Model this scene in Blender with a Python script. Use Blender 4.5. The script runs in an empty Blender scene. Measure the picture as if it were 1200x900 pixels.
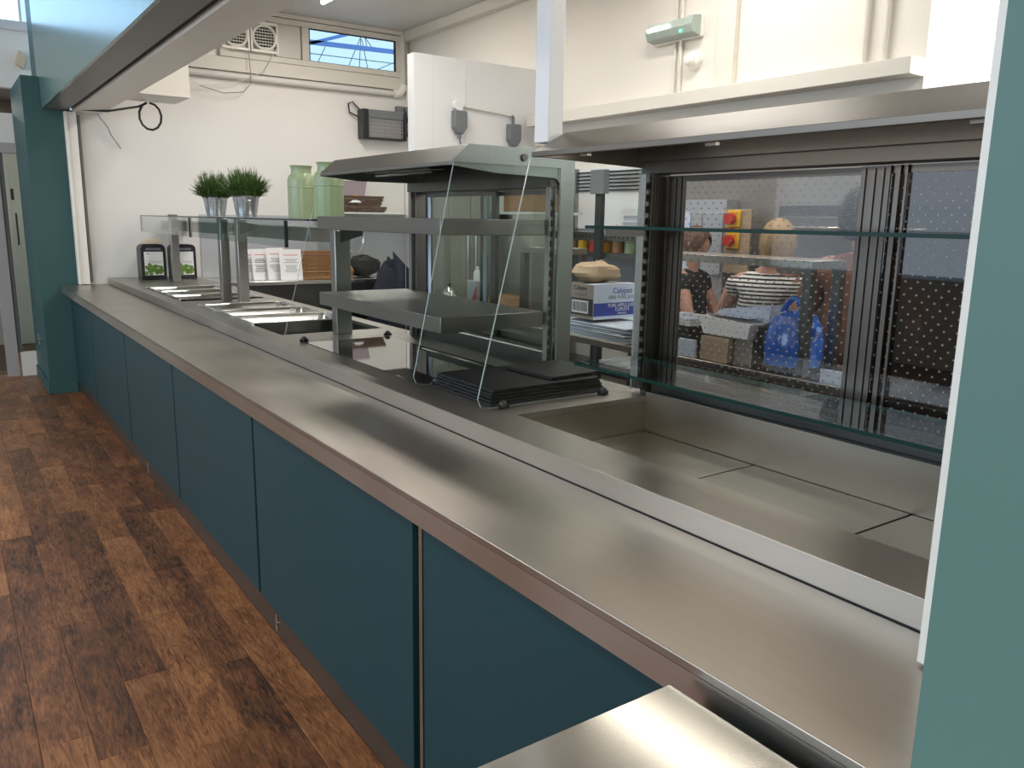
import bpy, bmesh, math, random
from mathutils import Vector, Matrix
random.seed(7)
scene = bpy.context.scene
COL = scene.collection
PI = math.pi

# ---------------------------------------------------------------- camera
cam_d = bpy.data.cameras.new('camera'); cam = bpy.data.objects.new('camera', cam_d); COL.objects.link(cam)
cam_d.lens = 28.62; cam_d.sensor_width = 36; cam_d.clip_start = 0.02; cam_d.clip_end = 200
def _n(v): return v.normalized()
_dy = _n(Vector((-676, -204, 954))); _dx = _n(Vector((1410, -170, 954)))
_dz = _n(_dy.cross(_dx))
if _dz.y > 0: _dz = -_dz
_dx = _n(_dy.cross(_dz))
_R = Matrix((_dx, _dy, _dz))            # rows: world axes in camera (right, down, forward)
_m = Matrix.Identity(4)
for i in range(3):
    _m[i][0] = _R[i][0]; _m[i][1] = -_R[i][1]; _m[i][2] = -_R[i][2]
_m.translation = Vector((0, 0, 1.52))
cam.matrix_world = _m
scene.camera = cam

# ---------------------------------------------------------------- world, lamps, exposure
scene.view_settings.view_transform = 'Standard'
scene.view_settings.look = 'None'
scene.view_settings.gamma = 1
scene.view_settings.exposure = 0.12
world = bpy.data.worlds.new('world'); scene.world = world; world.use_nodes = True
world.node_tree.nodes['Background'].inputs[0].default_value = (0.50, 0.73, 1.0, 1)
world.node_tree.nodes['Background'].inputs[1].default_value = 1.25

def area(name, loc, rot, sx, sy, power, color=(1, 1, 1)):
    d = bpy.data.lights.new(name, 'AREA'); d.shape = 'RECTANGLE'; d.size = sx; d.size_y = sy
    d.energy = power; d.color = color
    o = bpy.data.objects.new(name, d); COL.objects.link(o); o.location = loc; o.rotation_euler = rot
    return o
# daylight through the window rows of the dining room (left wall and the wall behind the camera)
area('daylight_left', (-4.85, 3.2, 2.1), (0, -PI/2, 0), 2.2, 7.0, 120, (0.80, 0.90, 1.0))
area('daylight_clerestory', (-4.85, 3.2, 3.35), (0, -PI/2, 0), 0.3, 7.0, 30, (0.62, 0.8, 1.0))
area('daylight_rear', (-1.6, -2.35, 1.9), (PI/2, 0, 0), 2.6, 1.8, 60, (1.0, 0.95, 0.86))
# daylight through the high kitchen window on the right
area('daylight_kitchen', (4.45, 1.0, 2.6), (0, PI/2, 0), 1.2, 2.4, 14, (1.0, 0.97, 0.93))

# ---------------------------------------------------------------- materials
def mat(name, color=(0.8, 0.8, 0.8), rough=0.5, metal=0.0, noise=0.0, nscale=20, stretch=(1, 1, 1), bump=0.0,
        rnoise=0.0, emit=None, estr=1.0, coat=0.0, spec=0.5):
    m = bpy.data.materials.new(name); m.use_nodes = True
    nt = m.node_tree; b = nt.nodes['Principled BSDF']
    b.inputs['Base Color'].default_value = (*color, 1)
    b.inputs['Roughness'].default_value = rough; b.inputs['Metallic'].default_value = metal
    b.inputs['Specular IOR Level'].default_value = spec
    if coat: b.inputs['Coat Weight'].default_value = coat
    if emit:
        b.inputs['Emission Color'].default_value = (*emit, 1); b.inputs['Emission Strength'].default_value = estr
    tc = nt.nodes.new('ShaderNodeTexCoord'); mp = nt.nodes.new('ShaderNodeMapping')
    mp.inputs['Scale'].default_value = stretch
    nt.links.new(tc.outputs['Object'], mp.inputs['Vector'])
    nz = nt.nodes.new('ShaderNodeTexNoise'); nz.inputs['Scale'].default_value = nscale
    nz.inputs['Detail'].default_value = 4
    nt.links.new(mp.outputs[0], nz.inputs['Vector'])
    if noise:
        mr = nt.nodes.new('ShaderNodeMapRange'); mr.inputs['To Min'].default_value = 1 - noise; mr.inputs['To Max'].default_value = 1 + noise
        nt.links.new(nz.outputs['Fac'], mr.inputs['Value'])
        mx = nt.nodes.new('ShaderNodeMix'); mx.data_type = 'RGBA'; mx.blend_type = 'MULTIPLY'; mx.inputs['Factor'].default_value = 1
        mx.inputs['A'].default_value = (*color, 1); nt.links.new(mr.outputs[0], mx.inputs['B'])
        nt.links.new(mx.outputs['Result'], b.inputs['Base Color'])
    if rnoise:
        mr = nt.nodes.new('ShaderNodeMapRange'); mr.inputs['To Min'].default_value = max(0.02, rough - rnoise); mr.inputs['To Max'].default_value = rough + rnoise
        nt.links.new(nz.outputs['Fac'], mr.inputs['Value']); nt.links.new(mr.outputs[0], b.inputs['Roughness'])
    if bump:
        bp = nt.nodes.new('ShaderNodeBump'); bp.inputs['Strength'].default_value = bump; bp.inputs['Distance'].default_value = 0.002
        nt.links.new(nz.outputs['Fac'], bp.inputs['Height']); nt.links.new(bp.outputs[0], b.inputs['Normal'])
    return m

def steel_mat(name, color, rough, along='y', smudge=0.10):
    """brushed stainless: fine streaks along one axis and large soft smudges in the gloss"""
    m = bpy.data.materials.new(name); m.use_nodes = True
    nt = m.node_tree; b = nt.nodes['Principled BSDF']; L = nt.links.new
    b.inputs['Metallic'].default_value = 1.0
    tc = nt.nodes.new('ShaderNodeTexCoord')
    mp = nt.nodes.new('ShaderNodeMapping')
    s = {'x': (1.5, 70, 70), 'y': (70, 1.5, 70), 'z': (70, 70, 1.5)}[along]
    mp.inputs['Scale'].default_value = s
    L(tc.outputs['Object'], mp.inputs['Vector'])
    n1 = nt.nodes.new('ShaderNodeTexNoise'); n1.inputs['Scale'].default_value = 1.0; n1.inputs['Detail'].default_value = 3
    L(mp.outputs[0], n1.inputs['Vector'])
    n2 = nt.nodes.new('ShaderNodeTexNoise'); n2.inputs['Scale'].default_value = 2.6; n2.inputs['Detail'].default_value = 1.5; n2.inputs['Roughness'].default_value = 0.4
    L(tc.outputs['Object'], n2.inputs['Vector'])
    r = nt.nodes.new('ShaderNodeMapRange'); r.interpolation_type = 'SMOOTHSTEP'; r.inputs['From Min'].default_value = 0.2; r.inputs['From Max'].default_value = 0.8
    r.inputs['To Min'].default_value = rough - smudge; r.inputs['To Max'].default_value = rough + smudge
    L(n2.outputs['Fac'], r.inputs['Value'])
    ad = nt.nodes.new('ShaderNodeMath'); ad.operation = 'MULTIPLY_ADD'; ad.inputs[1].default_value = 0.06
    L(n1.outputs['Fac'], ad.inputs[0]); L(r.outputs[0], ad.inputs[2]); L(r.outputs[0], b.inputs['Roughness'])
    c = nt.nodes.new('ShaderNodeMapRange'); c.inputs['To Min'].default_value = 0.86; c.inputs['To Max'].default_value = 1.1
    L(n2.outputs['Fac'], c.inputs['Value'])
    mx = nt.nodes.new('ShaderNodeMix'); mx.data_type = 'RGBA'; mx.blend_type = 'MULTIPLY'; mx.inputs['Factor'].default_value = 1
    mx.inputs['A'].default_value = (*color, 1); c1 = nt.nodes.new('ShaderNodeMath'); c1.operation = 'MULTIPLY_ADD'; c1.inputs[1].default_value = 0.10; L(n1.outputs['Fac'], c1.inputs[0])
    c0 = nt.nodes.new('ShaderNodeMath'); c0.operation = 'SUBTRACT'; c0.inputs[1].default_value = 0.05; L(c.outputs[0], c0.inputs[0]); L(c0.outputs[0], c1.inputs[2])
    L(c1.outputs[0], mx.inputs['B']); L(mx.outputs['Result'], b.inputs['Base Color'])
    return m

def glass_mat(name, tint=(0.93, 0.97, 0.95), ior=1.5, haze=0.0, dots=False, haze_col=(0.5, 0.48, 0.45), rough=0.0):
    m = bpy.data.materials.new(name); m.use_nodes = True
    nt = m.node_tree; nt.nodes.clear(); L = nt.links.new
    out = nt.nodes.new('ShaderNodeOutputMaterial')
    tr = nt.nodes.new('ShaderNodeBsdfTransparent'); tr.inputs[0].default_value = (*tint, 1)
    gl = nt.nodes.new('ShaderNodeBsdfGlossy'); gl.inputs['Roughness'].default_value = rough
    f0 = ((ior-1)/(ior+1))**2
    lw = nt.nodes.new('ShaderNodeLayerWeight'); lw.inputs['Blend'].default_value = 0.5
    pw_ = nt.nodes.new('ShaderNodeMath'); pw_.operation = 'POWER'; pw_.inputs[1].default_value = 5.0; L(lw.outputs['Facing'], pw_.inputs[0])
    fr = nt.nodes.new('ShaderNodeMath'); fr.operation = 'MULTIPLY_ADD'; fr.inputs[1].default_value = 1-f0; fr.inputs[2].default_value = f0; L(pw_.outputs[0], fr.inputs[0])
    mx = nt.nodes.new('ShaderNodeMixShader'); L(fr.outputs[0], mx.inputs[0]); L(tr.outputs[0], mx.inputs[1]); L(gl.outputs[0], mx.inputs[2])
    last = mx
    if haze:
        df = nt.nodes.new('ShaderNodeBsdfDiffuse'); df.inputs[0].default_value = (*haze_col, 1)
        m2 = nt.nodes.new('ShaderNodeMixShader'); m2.inputs[0].default_value = haze
        L(last.outputs[0], m2.inputs[1]); L(df.outputs[0], m2.inputs[2]); last = m2
    if dots:      # printed dot raster, staggered rows 30 mm apart
        tc = nt.nodes.new('ShaderNodeTexCoord'); sp = nt.nodes.new('ShaderNodeSeparateXYZ'); L(tc.outputs['Object'], sp.inputs[0])
        def math_(op, a, b=None):
            n = nt.nodes.new('ShaderNodeMath'); n.operation = op
            for i, v in enumerate((a, b)):
                if v is None: continue
                if isinstance(v, (int, float)): n.inputs[i].default_value = v
                else: L(v, n.inputs[i])
            return n.outputs[0]
        res = None
        for off in (0.0, 0.5):
            a = math_('SUBTRACT', math_('FRACT', math_('ADD', math_('DIVIDE', sp.outputs['Y'], 0.030), off)), 0.5)
            b_ = math_('SUBTRACT', math_('FRACT', math_('ADD', math_('DIVIDE', sp.outputs['Z'], 0.031), off)), 0.5)
            a = math_('MULTIPLY', a, 0.030); b_ = math_('MULTIPLY', b_, 0.031)
            d = math_('SQRT', math_('ADD', math_('MULTIPLY', a, a), math_('MULTIPLY', b_, b_)))
            k = math_('LESS_THAN', d, 0.0025)
            res = k if res is None else math_('MAXIMUM', res, k)
        df = nt.nodes.new('ShaderNodeBsdfPrincipled'); df.inputs['Base Color'].default_value = (0.22, 0.21, 0.2, 1); df.inputs['Roughness'].default_value = 0.3
        m3 = nt.nodes.new('ShaderNodeMixShader'); L(math_('MULTIPLY', res, 0.75), m3.inputs[0]); L(last.outputs[0], m3.inputs[1]); L(df.outputs[0], m3.inputs[2]); last = m3
    L(last.outputs[0], out.inputs[0])
    return m

def plank_mat():
    m = bpy.data.materials.new('plank_wood'); m.use_nodes = True
    nt = m.node_tree; b = nt.nodes['Principled BSDF']; L = nt.links.new
    tc = nt.nodes.new('ShaderNodeTexCoord'); oi = nt.nodes.new('ShaderNodeObjectInfo')
    sc = nt.nodes.new('ShaderNodeVectorMath'); sc.operation = 'SCALE'; sc.inputs[3].default_value = 37.0
    cb = nt.nodes.new('ShaderNodeCombineXYZ')
    L(oi.outputs['Random'], cb.inputs[0]); L(oi.outputs['Random'], cb.inputs[1]); L(oi.outputs['Random'], cb.inputs[2])
    L(cb.outputs[0], sc.inputs[0])
    ad = nt.nodes.new('ShaderNodeVectorMath'); L(tc.outputs['Object'], ad.inputs[0]); L(sc.outputs[0], ad.inputs[1])
    def nz(scale, st, det=5, rg=0.6, dist=0.0):
        mp = nt.nodes.new('ShaderNodeMapping'); mp.inputs['Scale'].default_value = st; L(ad.outputs[0], mp.inputs[0])
        n = nt.nodes.new('ShaderNodeTexNoise'); n.inputs['Scale'].default_value = scale; n.inputs['Detail'].default_value = det
        n.inputs['Roughness'].default_value = rg; n.inputs['Distortion'].default_value = dist; L(mp.outputs[0], n.inputs['Vector']); return n.outputs['Fac']
    grain = nz(16, (5, 0.55, 1), 7, 0.72, 1.6)
    blotch = nz(5.5, (1.6, 0.8, 1), 4, 0.6, 0.5)
    knots = nz(13, (2.2, 0.8, 1), 4, 0.6, 0.8)
    ramp = nt.nodes.new('ShaderNodeValToRGB')
    e = ramp.color_ramp.elements
    e[0].position = 0.28; e[0].color = (0.030, 0.014, 0.009, 1)
    e[1].position = 0.75; e[1].color = (0.47, 0.205, 0.078, 1)
    x = e.new(0.50); x.color = (0.20, 0.077, 0.030, 1)
    mm = nt.nodes.new('ShaderNodeMath'); mm.operation = 'MULTIPLY_ADD'; mm.inputs[1].default_value = 0.95; L(grain, mm.inputs[0])
    m4 = nt.nodes.new('ShaderNodeMath'); m4.operation = 'MULTIPLY'; m4.inputs[1].default_value = 0.50; L(blotch, m4.inputs[0])
    m5 = nt.nodes.new('ShaderNodeMath'); m5.operation = 'MULTIPLY_ADD'; m5.inputs[1].default_value = 0.17; L(oi.outputs['Random'], m5.inputs[0]); 
    m6 = nt.nodes.new('ShaderNodeMath'); m6.operation = 'SUBTRACT'; m6.inputs[1].default_value = 0.30; L(m4.outputs[0], m6.inputs[0])
    L(m6.outputs[0], m5.inputs[2]); L(m5.outputs[0], mm.inputs[2]); L(mm.outputs[0], ramp.inputs[0])
    kr = nt.nodes.new('ShaderNodeMapRange'); kr.inputs['From Min'].default_value = 0.60; kr.inputs['From Max'].default_value = 0.76
    kr.inputs['To Min'].default_value = 1.0; kr.inputs['To Max'].default_value = 0.45; L(knots, kr.inputs[0])
    mx = nt.nodes.new('ShaderNodeMix'); mx.data_type = 'RGBA'; mx.blend_type = 'MULTIPLY'; mx.inputs['Factor'].default_value = 1
    L(ramp.outputs[0], mx.inputs['A']); L(kr.outputs[0], mx.inputs['B']); L(mx.outputs['Result'], b.inputs['Base Color'])
    b.inputs['Roughness'].default_value = 0.42
    bp = nt.nodes.new('ShaderNodeBump'); bp.inputs['Strength'].default_value = 0.25; bp.inputs['Distance'].default_value = 0.002
    L(grain, bp.inputs['Height']); L(bp.outputs[0], b.inputs['Normal'])
    return m

def stripe_mat():
    m = bpy.data.materials.new('striped_jersey'); m.use_nodes = True
    nt = m.node_tree; b = nt.nodes['Principled BSDF']; L = nt.links.new
    tc = nt.nodes.new('ShaderNodeTexCoord'); w = nt.nodes.new('ShaderNodeTexWave'); w.wave_type = 'BANDS'; w.bands_direction = 'Z'
    w.inputs['Scale'].default_value = 15.5; w.inputs['Distortion'].default_value = 0.9; w.inputs['Detail'].default_value = 1; w.inputs['Detail Scale'].default_value = 0.35
    L(tc.outputs['Object'], w.inputs['Vector'])
    r = nt.nodes.new('ShaderNodeValToRGB'); r.color_ramp.interpolation = 'CONSTANT'
    r.color_ramp.elements[0].color = (0.02, 0.02, 0.025, 1); r.color_ramp.elements[1].position = 0.42; r.color_ramp.elements[1].color = (0.85, 0.84, 0.8, 1)
    L(w.outputs['Fac'], r.inputs[0]); L(r.outputs[0], b.inputs['Base Color']); b.inputs['Roughness'].default_value = 0.9
    return m

M = {}
M['tray'] = steel_mat('tray_steel', (0.44, 0.398, 0.35), 0.345, 'y', 0.055)
M['top'] = steel_mat('top_steel', (0.42, 0.395, 0.36), 0.345, 'y', 0.055)
M['edge'] = steel_mat('edge_steel', (0.56, 0.52, 0.47), 0.34, 'y', 0.05)
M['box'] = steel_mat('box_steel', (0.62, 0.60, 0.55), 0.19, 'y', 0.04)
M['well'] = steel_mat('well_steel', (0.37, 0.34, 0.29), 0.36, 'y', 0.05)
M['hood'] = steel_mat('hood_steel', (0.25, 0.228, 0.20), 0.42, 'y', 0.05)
M['dark_steel'] = steel_mat('dark_steel', (0.12, 0.12, 0.115), 0.34, 'z', 0.05)
M['gable'] = steel_mat('gable_steel', (0.25, 0.285, 0.275), 0.34, 'z', 0.04)
M['post'] = steel_mat('post_steel', (0.34, 0.335, 0.33), 0.35, 'z', 0.04)
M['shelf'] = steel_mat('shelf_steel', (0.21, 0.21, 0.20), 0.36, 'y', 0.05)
M['pan'] = steel_mat('pan_steel', (0.80, 0.79, 0.76), 0.20, 'x', 0.05)
M['door_frame'] = steel_mat('door_frame_steel', (0.10, 0.088, 0.078), 0.34, 'z', 0.05)
M['plinth'] = mat('plinth_brown', (0.11, 0.085, 0.07), 0.35, 0.6, noise=0.1)
M['chrome'] = mat('chrome', (0.75, 0.75, 0.76), 0.12, 1.0)
M['gap'] = mat('shadow_gap_black', (0.008, 0.008, 0.009), 0.7)
M['black'] = mat('black_plastic', (0.012, 0.012, 0.014), 0.35)
M['slate'] = mat('slate', (0.008, 0.0085, 0.0095), 0.5, noise=0.35, nscale=40, bump=0.6, spec=0.3)
M['hob'] = mat('ceramic_glass', (0.008, 0.008, 0.009), 0.03, coat=1.0)
M['teal_panel'] = mat('teal_laminate', (0.011, 0.050, 0.060), 0.45, noise=0.06, nscale=3, spec=0.35)
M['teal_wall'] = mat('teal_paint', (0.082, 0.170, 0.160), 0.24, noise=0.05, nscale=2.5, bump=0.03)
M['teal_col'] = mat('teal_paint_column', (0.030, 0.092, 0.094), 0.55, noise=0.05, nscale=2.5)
M['wall_shade'] = mat('wall_shade_grey', (0.30, 0.285, 0.27), 0.35, 0.3, noise=0.15, nscale=3)  # grey tone carries the dimness of the lower back wall
M['soffit'] = mat('soffit_grey', (0.16, 0.175, 0.165), 0.4)
M['white'] = mat('white_wall_panel', (0.80, 0.775, 0.74), 0.28, noise=0.02, nscale=3)
M['white_cool'] = mat('white_wall_cladding', (0.80, 0.81, 0.82), 0.25)
M['cream'] = mat('cream_paint', (0.78, 0.745, 0.68), 0.5, noise=0.02, nscale=3)
M['cream_trim'] = mat('cream_trim', (0.72, 0.69, 0.62), 0.45)
M['white_trim'] = mat('white_gloss_trim', (0.90, 0.87, 0.81), 0.35)
M['ceiling'] = mat('ceiling_paint', (0.62, 0.61, 0.60), 0.6)
M['grey_box'] = mat('grey_plastic', (0.17, 0.185, 0.20), 0.45)
M['floor_base'] = mat('floor_base', (0.10, 0.048, 0.024), 0.5, noise=0.3)
M['plank'] = plank_mat()
M['glass'] = glass_mat('clear_glass', (0.93, 0.965, 0.95))
M['glass_thin'] = glass_mat('thin_clear_glass', (0.965, 0.985, 0.975), 1.35)
M['glass_edge'] = mat('glass_edge_green', (0.002, 0.030, 0.024), 0.35, spec=0.2)
M['glass_edge_light'] = mat('glass_edge_pale', (0.30, 0.36, 0.34), 0.2)
M['glass_edge_dark'] = mat('glass_edge_dark', (0.02, 0.03, 0.03), 0.2)
M['film'] = glass_mat('dotted_film_glass', (0.90, 0.90, 0.90), 1.32, haze=0.015, dots=True, haze_col=(0.30, 0.28, 0.26))
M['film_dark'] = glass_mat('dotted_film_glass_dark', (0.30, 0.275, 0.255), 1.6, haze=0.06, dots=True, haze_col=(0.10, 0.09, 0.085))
M['door_glass'] = glass_mat('tinted_door_glass', (0.72, 0.76, 0.74), 1.5)
M['leaf'] = mat('grass_leaf', (0.055, 0.105, 0.02), 0.5, noise=0.7, nscale=60)
M['zinc'] = mat('galvanised', (0.62, 0.66, 0.70), 0.25, 1.0, noise=0.12, nscale=8)
M['green_enamel'] = mat('green_enamel', (0.30, 0.375, 0.22), 0.28, noise=0.05)
M['wicker'] = mat('wicker', (0.34, 0.17, 0.07), 0.6, noise=0.4, nscale=60)
M['dark_wicker'] = mat('dark_wicker', (0.12, 0.065, 0.04), 0.6, noise=0.4, nscale=60)
M['paper'] = mat('paper', (0.86, 0.85, 0.84), 0.7)
M['paper_blue'] = mat('paper_bluish', (0.66, 0.74, 0.88), 0.6)
M['print_grey'] = mat('print_grey', (0.30, 0.30, 0.32), 0.7)
M['print_pink'] = mat('print_pink', (0.75, 0.25, 0.30), 0.7)
M['print_dark'] = mat('print_dark', (0.05, 0.05, 0.06), 0.7)
M['print_blue'] = mat('print_blue', (0.045, 0.075, 0.38), 0.6)
M['card_brown'] = mat('cardboard', (0.46, 0.34, 0.22), 0.8, noise=0.08)
M['card_grey'] = mat('cardboard_grey', (0.36, 0.31, 0.26), 0.8)
M['card_white'] = mat('cardboard_white', (0.68, 0.77, 0.92), 0.6)
M['red'] = mat('red_plastic', (0.62, 0.04, 0.03), 0.35)
M['yellow'] = mat('yellow_plastic', (0.85, 0.50, 0.02), 0.4)
M['blue'] = mat('blue_gloss', (0.02, 0.13, 0.55), 0.16, coat=0.8)
M['skin'] = mat('skin', (0.62, 0.34, 0.25), 0.5, noise=0.05)
M['blond'] = mat('blond_hair', (0.44, 0.29, 0.13), 0.5, noise=0.45, nscale=12, stretch=(8, 8, 1), bump=0.6)
M['dark_hair'] = mat('dark_grey_hair', (0.035, 0.032, 0.03), 0.6, noise=0.6, nscale=50, bump=0.8)
M['brown_hair'] = mat('brown_hair', (0.12, 0.06, 0.035), 0.6, noise=0.5, nscale=40)
M['stripe'] = stripe_mat()
M['black_cloth'] = mat('black_cloth', (0.018, 0.018, 0.02), 0.9, noise=0.3)
M['navy_cloth'] = mat('navy_cloth', (0.012, 0.014, 0.03), 0.9, noise=0.3)
M['brown_cloth'] = mat('russet_cloth', (0.27, 0.115, 0.075), 0.85, noise=0.15, nscale=12)
M['apron'] = mat('apron_white', (0.72, 0.70, 0.67), 0.9)
M['trouser'] = mat('dark_trousers', (0.05, 0.05, 0.06), 0.9)
M['appliance'] = mat('appliance_grey', (0.50, 0.52, 0.56), 0.4, 0.3)
M['olive'] = mat('olive_enamel', (0.30, 0.295, 0.24), 0.4, noise=0.05, nscale=2)
M['foil'] = mat('foil', (0.8, 0.82, 0.86), 0.2, 1.0, bump=0.5, nscale=50)
M['tube'] = mat('lamp_tube', (1, 1, 1), 0.4, emit=(1.0, 0.98, 0.93), estr=14)
M['win_white'] = mat('window_daylight', (1, 1, 1), 0.4, emit=(1.0, 0.99, 0.97), estr=2.2)
M['led'] = mat('green_led', (0, 0.3, 0.1), 0.4, emit=(0.1, 1.0, 0.4), estr=4)
M['steelwork'] = mat('roof_steelwork', (0.16, 0.28, 0.62), 0.6)
M['egg_yolk'] = mat('egg_yolk', (0.85, 0.38, 0.02), 0.3)
M['pipe'] = mat('white_pipe', (0.72, 0.70, 0.66), 0.35)
M['dust'] = mat('light_diffuser', (0.40, 0.47, 0.43), 0.2)

# ---------------------------------------------------------------- mesh builder
class MB:
    def __init__(s): s.v = []; s.f = []; s.mi = []; s.cur = 0
    def m(s, i): s.cur = i; return s
    def _add(s, vs, fs):
        o = len(s.v); s.v += [tuple(p) for p in vs]
        for f in fs: s.f.append([o + i for i in f]); s.mi.append(s.cur)
        return s
    def box(s, x0, x1, y0, y1, z0, z1):
        return s._add([(x0,y0,z0),(x1,y0,z0),(x1,y1,z0),(x0,y1,z0),(x0,y0,z1),(x1,y0,z1),(x1,y1,z1),(x0,y1,z1)],
                      [(0,3,2,1),(4,5,6,7),(0,1,5,4),(1,2,6,5),(2,3,7,6),(3,0,4,7)])
    def prism(s, poly, axis, a, b):
        n = len(poly)
        def mk(p, t):
            return {'x': (t, p[0], p[1]), 'y': (p[0], t, p[1]), 'z': (p[0], p[1], t)}[axis]
        vs = [mk(p, a) for p in poly] + [mk(p, b) for p in poly]
        fs = [list(range(n)), list(range(2*n-1, n-1, -1))] + [(i, (i+1) % n, n+(i+1) % n, n+i) for i in range(n)]
        return s._add(vs, fs)
    def lathe(s, prof, c=(0, 0, 0), n=24, axis='z', cap=True):
        vs = []; fs = []
        for r, h in prof:
            for k in range(n):
                a = 2*PI*k/n; p = (r*math.cos(a), r*math.sin(a), h)
                if axis == 'x': p = (p[2], p[0], p[1])
                if axis == 'y': p = (p[0], p[2], p[1])
                vs.append((c[0]+p[0], c[1]+p[1], c[2]+p[2]))
        for i in range(len(prof)-1):
            for k in range(n):
                fs.append((i*n+k, i*n+(k+1) % n, (i+1)*n+(k+1) % n, (i+1)*n+k))
        if cap:
            if prof[0][0] > 1e-5: fs.append(list(range(n)))
            if prof[-1][0] > 1e-5: fs.append(list(range((len(prof)-1)*n, len(prof)*n)))
        return s._add(vs, fs)
    def tube(s, pts, r, n=8, closed=False):
        P = [Vector(p) for p in pts]; N = len(P); vs = []; fs = []
        up = None
        for i, p in enumerate(P):
            a = P[(i-1) % N] if (closed or i > 0) else p; b = P[(i+1) % N] if (closed or i < N-1) else p
            t = (b-a).normalized()
            if up is None:
                up = t.orthogonal().normalized()
            up = (up - t*up.dot(t)).normalized(); w = t.cross(up)
            rr = r[i] if isinstance(r, (list, tuple)) else r
            for k in range(n):
                an = 2*PI*k/n; vs.append(p + up*math.cos(an)*rr + w*math.sin(an)*rr)
        for i in range(N if closed else N-1):
            j = (i+1) % N
            for k in range(n): fs.append((i*n+k, i*n+(k+1) % n, j*n+(k+1) % n, j*n+k))
        if not closed: fs += [list(range(n)), list(range((N-1)*n, N*n))]
        return s._add(vs, fs)
    def cyl(s, a, b, r, n=12): return s.tube([a, b], r, n)
    def bar(s, a, b, w, h=None): # square bar between two points
        h = h or w
        A = Vector(a); B = Vector(b); t = (B-A).normalized()
        u = t.cross(Vector((0, 0, 1)));
        if u.length < 1e-3: u = Vector((1, 0, 0))
        u.normalize(); v = u.cross(t).normalized()
        vs = [P + u*i*w/2 + v*j*h/2 for P in (A, B) for i, j in ((-1,-1),(1,-1),(1,1),(-1,1))]
        return s._add(vs, [(0,1,2,3),(7,6,5,4),(0,1,5,4),(1,2,6,5),(2,3,7,6),(3,0,4,7)])
    def xf(s, mtx):
        s.v = [tuple(mtx @ Vector(p)) for p in s.v]; return s
    def rotz(s, ang, c=(0, 0)):
        ca, sa = math.cos(ang), math.sin(ang)
        s.v = [(c[0]+(x-c[0])*ca-(y-c[1])*sa, c[1]+(x-c[0])*sa+(y-c[1])*ca, z) for x, y, z in s.v]; return s

ORG = {}
def tag(o, label=None, cat=None, group=None, kind=None):
    if label: o['label'] = label
    if cat: o['category'] = cat
    if group: o['group'] = group
    if kind: o['kind'] = kind
    return o
def thing(name, loc, label, cat, group=None):
    o = bpy.data.objects.new(name, None); COL.objects.link(o); o.location = loc; o.empty_display_size = 0.1
    ORG[o.name] = Vector(loc); return tag(o, label, cat, group)
def obj(name, mb, mats, parent=None, bev=0.0, smooth=30, kind=None, origin=None):
    if not isinstance(mats, (list, tuple)): mats = [mats]
    if parent is not None: O = ORG[parent.name]
    elif origin is not None: O = Vector(origin)
    else:
        xs = [p[0] for p in mb.v]; ys = [p[1] for p in mb.v]; zs = [p[2] for p in mb.v]
        O = Vector(((min(xs)+max(xs))/2, (min(ys)+max(ys))/2, min(zs)))
    me = bpy.data.meshes.new(name)
    me.from_pydata([tuple(Vector(p)-O) for p in mb.v], [], mb.f)
    for mm in mats: me.materials.append(mm)
    for p, i in zip(me.polygons, mb.mi): p.material_index = min(i, len(mats)-1)
    bm = bmesh.new(); bm.from_mesh(me); bmesh.ops.recalc_face_normals(bm, faces=bm.faces[:]); bm.to_mesh(me); bm.free()
    if smooth:
        me.polygons.foreach_set('use_smooth', [True]*len(me.polygons)); me.set_sharp_from_angle(angle=math.radians(smooth))
    o = bpy.data.objects.new(name, me); COL.objects.link(o)
    if parent is not None: o.parent = parent
    else: o.location = O
    ORG[o.name] = O
    if bev:
        b = o.modifiers.new('bevel', 'BEVEL'); b.width = bev; b.segments = 2; b.limit_method = 'ANGLE'
    if kind: o['kind'] = kind
    return o
def struct(name, mb, mats, parent=None, bev=0.0, label=None):
    o = obj(name, mb, mats, parent, bev)
    if parent is None: o['kind'] = 'structure'
    if label: o['label'] = label
    return o
def copy_tree(o, loc, label=None):
    r = o.copy(); COL.objects.link(r); r.location = loc
    if label: r['label'] = label
    ORG[r.name] = Vector(loc)
    for ch in list(o.children):
        c = ch.copy(); COL.objects.link(c); c.parent = r
        for g in list(ch.children):
            d = g.copy(); COL.objects.link(d); d.parent = c
    return r
def text(name, body, size, loc, rot, m, parent, align='CENTER', extr=0.0004):
    cu = bpy.data.curves.new(name, 'FONT'); cu.body = body; cu.size = size; cu.extrude = extr; cu.align_x = align
    t = bpy.data.objects.new(name, cu); COL.objects.link(t)
    dg = bpy.context.evaluated_depsgraph_get(); me = bpy.data.meshes.new_from_object(t.evaluated_get(dg))
    bpy.data.objects.remove(t); bpy.data.curves.remove(cu)
    me.materials.clear(); me.materials.append(m)
    o = bpy.data.objects.new(name, me); COL.objects.link(o)
    o.parent = parent; o.location = Vector(loc) - (ORG[parent.name] if parent else Vector()); o.rotation_euler = rot
    return o

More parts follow.
